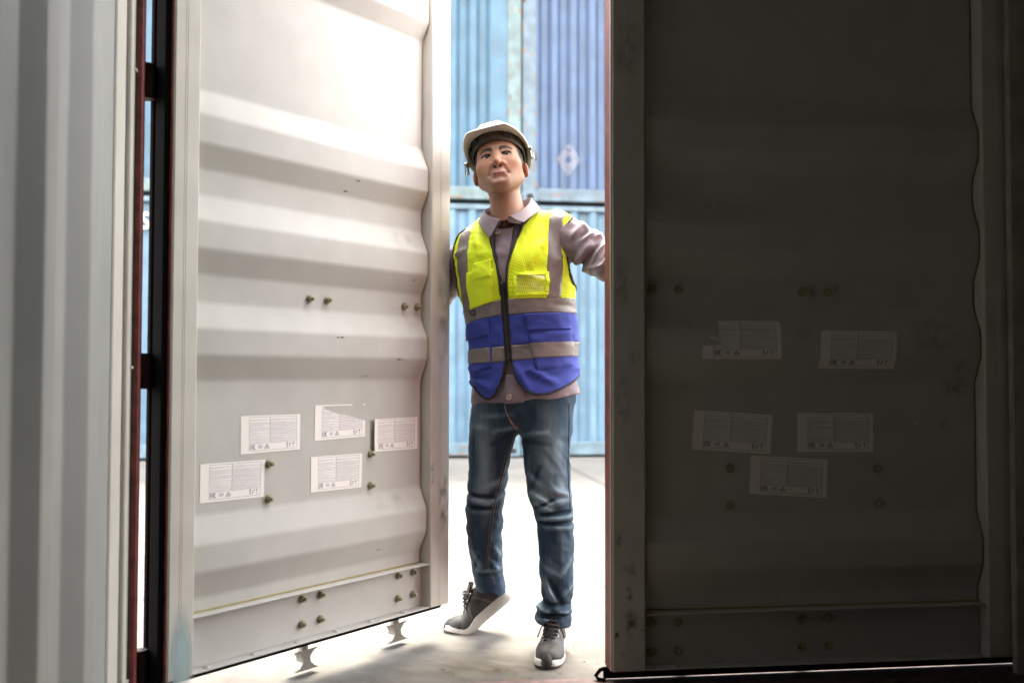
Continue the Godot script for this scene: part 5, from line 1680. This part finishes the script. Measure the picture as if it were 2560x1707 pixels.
	pipe.call([ar[0], Vector2(1.9, ar[0].y + 0.005), Vector2(2.1, ar[0].y - 0.02)], O, 0.0045)
	pipe.call(hem_l, O, 0.0034)
	pipe.call(hem_r, O, 0.0034)
	var zb := MB.new()
	cloth(zb, TVs([Vector2(-0.084, 1.333), Vector2(-0.078, 1.272), Vector2(-0.074, 1.202), Vector2(-0.067, 1.122), Vector2(-0.063, 1.044)]), TVs([Vector2(-0.061, 1.333), Vector2(-0.055, 1.272), Vector2(-0.050, 1.202), Vector2(-0.044, 1.122), Vector2(-0.039, 1.047)]), 40, 6, O + 0.002)
	obj("zip", zb, black, vest)
	var zt := MB.new()
	piping(zt, TVs([Vector2(-0.073, 1.315), Vector2(-0.067, 1.250), Vector2(-0.061, 1.175), Vector2(-0.054, 1.095), Vector2(-0.051, 1.047)]), O + 0.0035, 0.0022)
	obj("zip_teeth", zt, mat(Color(0.03, 0.03, 0.032), 0.35, 0.3), vest)
	var sp := VPt(TV(Vector2(-0.074, 1.315)), O + 0.008)
	zt = MB.new()
	zt.box(sp + Vector3(-0.006, -0.010, -0.004), sp + Vector3(0.006, 0.012, 0.004), 0.003)
	zt.box(sp + Vector3(-0.0035, -0.032, -0.001), sp + Vector3(0.0035, -0.0095, 0.002), 0.001)
	obj("zip_slider", zt, mat(Color(0.02, 0.02, 0.022), 0.3, 0.5), vest)
	var z2 := VPt(TV(Vector2(-0.051, 1.048)), O + 0.006)
	zt = MB.new()
	zt.box(z2 + Vector3(-0.005, -0.010, -0.004), z2 + Vector3(0.005, 0.008, 0.004), 0.002)
	obj("zip_stop", zt, mat(Color(0.02, 0.02, 0.022), 0.3, 0.5), vest)
	# -- pockets
	var pocket := func(nm: String, m: Material, q: Array, off: float, parent: Node3D = vest) -> MeshInstance3D:
		var t := TVs(q)
		return piece.call(nm, m, [t[0], t[3]], [t[1], t[2]], 12, 12, off, parent)
	pocket.call("chest_pocket", yplain, [Vector2(-0.201, 1.370), Vector2(-0.107, 1.379), Vector2(-0.106, 1.263), Vector2(-0.190, 1.236)], O + 0.005)
	pocket.call("pocket_flap", yplain, [Vector2(-0.174, 1.401), Vector2(-0.112, 1.415), Vector2(-0.113, 1.353), Vector2(-0.176, 1.339)], O + 0.009)
	for q in [[Vector2(-0.034, 1.362), Vector2(0.090, 1.369), Vector2(0.090, 1.359), Vector2(-0.034, 1.352)], [Vector2(-0.032, 1.290), Vector2(0.089, 1.295), Vector2(0.088, 1.285), Vector2(-0.032, 1.280)], [Vector2(-0.034, 1.352), Vector2(-0.023, 1.352), Vector2(-0.023, 1.290), Vector2(-0.032, 1.290)], [Vector2(0.078, 1.358), Vector2(0.090, 1.359), Vector2(0.089, 1.295), Vector2(0.077, 1.294)]]:
		pocket.call("window_frame", yplain, q, O + 0.006)
	var clear := StandardMaterial3D.new()
	clear.transparency = BaseMaterial3D.TRANSPARENCY_ALPHA
	clear.albedo_color = Color(0.85, 0.85, 0.7, 0.12)
	clear.roughness = 0.12
	pocket.call("clear_window", clear, [Vector2(-0.023, 1.352), Vector2(0.078, 1.358), Vector2(0.077, 1.294), Vector2(-0.023, 1.290)], O + 0.005)
	pocket.call("lower_pocket", blue, [Vector2(0.017, 1.159), Vector2(0.174, 1.165), Vector2(0.182, 1.031), Vector2(0.048, 1.015)], O + 0.006)
	pocket.call("pocket_flap", blue, [Vector2(0.005, 1.215), Vector2(0.165, 1.224), Vector2(0.171, 1.164), Vector2(0.013, 1.155)], O + 0.012)
	pocket.call("lower_pocket", blue, [Vector2(-0.195, 1.127), Vector2(-0.115, 1.140), Vector2(-0.111, 1.025), Vector2(-0.189, 0.996)], O + 0.006)
	pocket.call("pocket_flap", blue, [Vector2(-0.199, 1.183), Vector2(-0.120, 1.202), Vector2(-0.117, 1.140), Vector2(-0.201, 1.121)], O + 0.010)
	pocket.call("reflective_band", tape, [Vector2(0.024, 1.110), Vector2(0.178, 1.119), Vector2(0.180, 1.065), Vector2(0.036, 1.057)], O + 0.008)
	pocket.call("reflective_band", tape, [Vector2(-0.195, 1.088), Vector2(-0.114, 1.095), Vector2(-0.112, 1.041), Vector2(-0.194, 1.036)], O + 0.008)
	var dr := MB.new()
	var dc := VPt(TV(Vector2(-0.177, 1.231)), O + 0.006)
	var pth := []
	for k in 15:
		var a := PI * k / 14.0
		pth.append(dc + Vector3(-cos(a) * 0.012, -sin(a) * 0.016, 0.002))
	dr.tube(pth + [pth[0]], 0.0024, 6)
	obj("d_ring", dr, black, vest)

func build_helmet(person: Node3D) -> void:
	var root := thing("hard_hat", Vector3.ZERO, 0.0, person)
	root.transform = HEAD * Transform3D(Basis(Vector3.UP, -0.13), Vector3.ZERO)
	var N := 72
	var rim := func(a: float, k: float) -> Vector2:   # plan of the shell (k = 0 body, 1 brim edge)
		var s := sin(a); var c := cos(a)
		var rx := lerpf(0.099, 0.1055, k)
		var rz := lerpf(0.112, 0.166, k) if c > 0 else lerpf(0.126, 0.135, k)
		var d := pow(pow(absf(s) / rx, 2.1) + pow(absf(c) / rz, 2.1), -1.0 / 2.1)
		if c > 0.0 and k > 0.0: d = smin(d, lerpf(0.125, 0.137, k) / maxf(c, 0.2), 0.008)
		return Vector2(s * d, c * d)
	var rimy := func(a: float, k: float) -> float:
		var c := cos(a)
		return (0.056 + 0.018 * c + 0.002 * k) if c > 0 else (0.056 - 0.034 * pow(-c, 1.3) - 0.004 * k)
	var TOPY := 0.146
	var rows := []
	var prof := func(off: float, n: int, rev: bool) -> void:
		for q in n + 1:
			var i: int = n - q if rev else q
			var row := []
			var ph := PI / 2 * i / n
			for k in N:
				var a := TAU * k / N
				var w: Vector2 = rim.call(a, 0.0)
				var y0: float = rimy.call(a, 0.0)
				var sr := pow(sin(ph), 0.86)
				var y := y0 + (TOPY - y0) * pow(cos(ph), 0.95)
				var x := w.x * sr * 1.0
				var z := w.y * sr - 0.008 * cos(ph)
				var l := Vector3(x, y, z)
				if off == 0.0:
					for rx in [-0.034, 0.034]:
						var g := exp(-pow((x - rx * (1.0 - 0.25 * sr)) / 0.008, 2.0)) * smoothstep(0.98, 0.7, sr)
						l.y += 0.0065 * g
					var mid := exp(-pow(x / 0.016, 2.0)) * smoothstep(1.0, 0.8, sr)
					l.y += 0.003 * mid
				var ctr := Vector3(0, y0 - 0.02, -0.01)
				row.append(l - (l - ctr).normalized() * off)
			rows.append(row)
	prof.call(0.0, 16, false)
	for e in [[0.5, -0.003], [1.0, -0.002], [1.02, -0.006], [0.97, -0.009], [0.5, -0.006]]:
		var row := []
		for k in N:
			var a := TAU * k / N
			var w: Vector2 = rim.call(a, e[0])
			row.append(Vector3(w.x, rimy.call(a, e[0]) + e[1] + 0.001, w.y - 0.0))
		rows.append(row)
	prof.call(0.0045, 12, true)
	var b := MB.new()
	b.grid(rows, true, true)
	var white := mat(Color(0.50, 0.475, 0.42), 0.42, 0.0, ntex(0.03, 0.80, 1.0, 61), 6.0)
	white.backlight_enabled = true; white.backlight = Color(0.22, 0.22, 0.12)
	var shell := obj("shell", b, white, root)
	# sweat band: a ring tilted down towards the back
	var sb := MB.new()
	var g := []
	for r: Array in [[0.0, 0.0], [0.0, 0.022], [0.0, 0.034], [0.003, 0.034], [0.0035, 0.017], [0.003, 0.0], [0.0, 0.0]]:
		var row := []
		for k in 60:
			var a := TAU * k / 60
			var rx: float = 0.0835 + r[0]
			var rz: float = 0.1015 + r[0]
			var zc := cos(a) * rz - 0.010
			row.append(Vector3(sin(a) * rx, 0.055 + r[1] + 0.22 * (zc - 0.09) * (0.5 if zc > 0.0 else 0.6) - 0.006, zc))
		g.append(row)
	sb.grid(g, true, true)
	obj("sweat_band", sb, mat(Color(0.055, 0.045, 0.032), 0.85), root)
	# slotted straps of the harness between band and shell
	for a: float in [-2.6, -1.95, -1.15, -0.62, 0.62, 1.15, 1.95, 2.6]:
		var st := MB.new()
		var p0 := Vector3(sin(a) * 0.087, 0.058 + 0.10 * (cos(a) * 0.1 - 0.09), cos(a) * 0.104 - 0.010)
		var w: Vector2 = rim.call(a, 0.0)
		var p1 := Vector3(w.x * 0.93, 0.070 + 0.1 * (cos(a) * 0.1 - 0.05), w.y * 0.93)
		var side := Vector3(cos(a), 0, -sin(a)) * 0.012
		var up := Vector3(0, 0.004, 0)
		st.quad(p0 - side, p0 + side, p1 + side, p1 - side)
		st.quad(p1 - side + up, p1 + side + up, p0 + side + up, p0 - side + up)
		st.quad(p0 - side, p1 - side, p1 - side + up, p0 - side + up)
		st.quad(p1 + side, p0 + side, p0 + side + up, p1 + side + up)
		obj("harness_strap", st, mat(Color(0.006, 0.006, 0.006), 0.8), root)
	# chrome lamp clips on both sides
	for s: float in [-1.0, 1.0]:
		var cb := MB.new()
		var x := 0.110 * s
		cb.box(Vector3(x - 0.003, 0.004, -0.012), Vector3(x + 0.003, 0.040, 0.004), 0.0025)
		cb.box(Vector3(x - 0.007, 0.034, -0.018), Vector3(x + 0.007, 0.044, 0.014), 0.003)
		var wire := []
		for k in 12:
			var a := PI * k / 11.0
			wire.append(Vector3(x + s * (0.004 + 0.004 * sin(a)), 0.036 - 0.034 * sin(a), -0.016 + 0.026 * k / 11.0))
		cb.tube(wire, 0.0014, 6)
		obj("chrome_clip", cb, mat(Color(0.30, 0.30, 0.28), 0.35, 0.9), root)

# ---- a running shoe, heel at z = 0, toe along +z, 0.30 long; bend lifts the heel about the ball
func shoe_upper(p: Vector3) -> float:
	var d := smin(cone(p, Vector3(0, 0.030, 0.040), Vector3(0, 0.096, 0.048), 0.033, 0.034), cone(p, Vector3(0, 0.080, 0.028), Vector3(0, 0.122, 0.022), 0.022, 0.016), 0.02)
	d = smin(d, cone(Vector3(p.x, p.y * 1.1, p.z), Vector3(0, 0.042, 0.06), Vector3(0.002, 0.030, 0.20), 0.037, 0.043), 0.03)
	d = smin(d, ell(p, Vector3(0.002, 0.026, 0.238), Vector3(0.046, 0.034, 0.058)), 0.03)
	d = smin(d, cone(p, Vector3(0, 0.098, 0.085), Vector3(0.002, 0.050, 0.195), 0.030, 0.026), 0.035)
	d = smax(d, lerpf(0.038, 0.018, smoothstep(0.10, 0.27, p.z)) - p.y, 0.004)
	# opening for the foot
	d = smax(d, -ell(p, Vector3(0, 0.150, 0.062), Vector3(0.028, 0.060, 0.042)), 0.006)
	# a groove round the toe cap
	var e := absf(p.z - 0.243 - 0.25 * maxf(0.0, 0.05 - p.y) + absf(p.x) * 0.25)
	if p.y > 0.02: d += 0.0018 * exp(-pow(e / 0.003, 2.0))
	return d
func shoe_outline(k: int, n: int) -> Vector2:
	var a := TAU * k / n
	var c := cos(a)
	var z := 0.152 - 0.152 * c
	var t := z / 0.304
	var w := lerpf(0.042, 0.053, smoothstep(0.25, 0.72, t)) - 0.006 * exp(-pow((t - 0.4) / 0.14, 2.0))
	return Vector2(signf(sin(a)) * w * pow(absf(sin(a)), 0.55), z)

func shoe_bend(p: Vector3, ang: float) -> Vector3:
	if ang == 0.0: return p
	var o := Vector3(0, 0.0, 0.205)
	var t := smoothstep(0.06, -0.06, p.z - o.z)
	return o + (p - o).rotated(Vector3.RIGHT, ang * t)

func build_shoe(person: Node3D, tf: Transform3D, ang: float) -> void:
	var root := thing("running_shoe", Vector3.ZERO, 0.0, person)
	root.transform = tf
	var fix := func(b: MB) -> MB:
		for i in b.v.size():
			var p := b.v[i]
			b.v[i] = shoe_bend(p, ang)
			b.n[i] = (shoe_bend(p + b.n[i] * 0.001, ang) - b.v[i]).normalized()
		return b
	var ub := MB.new()
	nets(ub, shoe_upper, Vector3(-0.06, 0.010, -0.01), Vector3(0.06, 0.14, 0.31), 0.0042, func(p: Vector3) -> Color:
		if p.z > 0.245 + absf(p.x) * -0.25 + 0.25 * maxf(0.0, 0.05 - p.y): return Color(0.020, 0.017, 0.018)
		if p.z > 0.175: return Color(0.038, 0.032, 0.037)
		if absf(p.z - 0.165 + 0.5 * (p.y - 0.05)) < 0.006 or (absf(p.z - 0.075 - 0.8 * (p.y - 0.05)) < 0.005 and absf(p.x) > 0.02): return Color(0.07, 0.06, 0.056)
		if absf(p.x) > 0.026 and p.z > 0.06 and p.z < 0.16: return Color(0.022, 0.018, 0.016)
		return Color(0.028, 0.023, 0.022), Transform3D.IDENTITY, 1.5)
	obj("upper", fix.call(ub), mat(Color(1, 1, 1), 0.6, 0.0, null, 1.0, ntex(0.3, 0.0, 1.0, 71), 0.04), root)
	# sole with two steps
	var n := 64
	var g := []
	for e: Array in [[0.0, 0.030], [0.94, 0.030], [0.99, 0.028], [1.0, 0.018], [1.03, 0.010], [1.0, 0.003], [0.95, 0.0], [0.0, 0.0]]:
		var row := []
		for k in n:
			var o := shoe_outline(k, n)
			var toe := smoothstep(0.22, 0.304, o.y)
			var h: float = e[1] * lerpf(1.5, 0.74, smoothstep(0.08, 0.27, o.y)) + toe * toe * 0.004
			var s: float = e[0]
			row.append(Vector3(o.x * s, h, 0.152 + (o.y - 0.152) * s))
		g.append(row)
	var sb := MB.new()
	sb.grid(g, true, true)
	obj("sole", fix.call(sb), mat(Color(0.66, 0.63, 0.59), 0.6, 0.0, ntex(0.06, 0.7, 1.0, 72), 9.0), root)
	# toe bumper
	var tb := MB.new()
	g = []
	for r in 5:
		var row := []
		for k in 9:
			var u := k / 8.0 * 2.0 - 1.0
			var y: float = [0.000, 0.010, 0.024, 0.036, 0.041][r]
			var w: float = [0.022, 0.022, 0.019, 0.014, 0.012][r]
			var zz: float = 0.3125 - 0.012 * u * u - [0.0, 0.0, 0.004, 0.014, 0.022][r]
			row.append(Vector3(u * w, y + 0.004, zz))
		g.append(row)
	tb.grid(g, false, false)
	obj("toe_bumper", fix.call(tb), mat(Color(0.014, 0.013, 0.012), 0.7), root)
	# tongue
	var tg := MB.new()
	g = []
	for r in 9:
		var t := r / 8.0
		var row := []
		var c := Vector3(0, 0.150, 0.094).lerp(Vector3(0.001, 0.082, 0.190), t)
		for k in 9:
			var u := k / 8.0 * 2.0 - 1.0
			row.append(c + Vector3(u * 0.026, -0.012 * u * u, 0.0))
		g.append(row)
	for r in 9:
		var row := []
		for k in 9: row.append(g[8 - r][k] + Vector3(0, -0.006, -0.006))
		g.append(row)
	tg.grid(g, false, false)
	obj("tongue", fix.call(tg), mat(Color(0.026, 0.021, 0.019), 0.75), root)
	# heel tab, pale lining
	var lb := MB.new()
	lb.lathe([Vector2(0.0255, -0.03), Vector2(0.027, 0.0), Vector2(0.030, 0.006)], Vector3(0, 0.124, 0.052), Vector3.UP, 24)
	obj("lining", fix.call(lb), mat(Color(0.45, 0.41, 0.42), 0.8), root)
	# pale eyelet strips and laces
	for s: float in [-1.0, 1.0]:
		var eb := MB.new()
		var path := []
		for k in 17:
			var t := k / 16.0
			var c := Vector3(0.022 * s, 0.118, 0.112).lerp(Vector3(0.021 * s, 0.068, 0.202), t)
			path.append(c + Vector3(s * (0.004 if k % 4 < 2 else -0.001), -0.003, 0))
		eb.tube(path, 0.0034, 6)
		obj("eyelet_strip", fix.call(eb), mat(Color(0.40, 0.37, 0.40), 0.4, 0.2), root)
	for k in 6:
		var t := k / 5.0
		var l := Vector3(-0.027, 0.116, 0.118).lerp(Vector3(-0.024, 0.070, 0.200), t)
		var r := Vector3(0.027, 0.116, 0.118).lerp(Vector3(0.024, 0.070, 0.200), t)
		for d in [0.0, 1.0]:
			var lb2 := MB.new()
			var o: Vector3 = Vector3(0, 0.004, 0.004) * (1.0 + float(d) * 0.3)
			var sh := Vector3(0, -0.0085, 0.015) * (1.0 if d > 0 else 0.15)
			var a := l; var c := r + sh
			if int(d) == 1:
				a = r; c = l + sh
			lb2.tube([a, a.lerp(c, 0.25) + o * 2.4, a.lerp(c, 0.5) + o * 3.0, a.lerp(c, 0.75) + o * 2.4, c], 0.0030, 6, true, 0.7)
			obj("lace", fix.call(lb2), M.lace, root)
	var top := Vector3(0, 0.131, 0.118)
	for s: float in [-1.0, 1.0]:
		var kb := MB.new()
		var loop := []
		for k in 13:
			var a := TAU * k / 12.0
			loop.append(top + Vector3(s * (0.018 - 0.018 * cos(a)), -0.010 * (1.0 - cos(a)) * 0.6 + 0.006 * sin(a), 0.010 + 0.010 * sin(a)))
		kb.tube(loop, 0.0024, 6)
		obj("lace_bow", fix.call(kb), M.lace, root)
		kb = MB.new()
		kb.tube([top + Vector3(0, 0, 0.008), top + Vector3(0.012 * s, -0.010, 0.022), top + Vector3(0.034 * s, -0.034, 0.040), top + Vector3(0.046 * s, -0.066, 0.048)], 0.0022, 6)
		obj("lace_end", fix.call(kb), M.lace, root)

func build_shoes(person: Node3D) -> void:
	M.lace = mat(Color(0.008, 0.008, 0.0075), 0.85)
	var a := deg_to_rad(-8.0)
	build_shoe(person, Transform3D(Basis(Vector3.UP, a).scaled(Vector3.ONE * 1.04), Vector3(0.125, 0.002, 0.005)), 0.0)
	build_shoe(person, Transform3D(Basis(Vector3.UP, deg_to_rad(-94.0)).scaled(Vector3.ONE * 1.03), Vector3(0.018, 0.002, -0.158)), deg_to_rad(40.0))
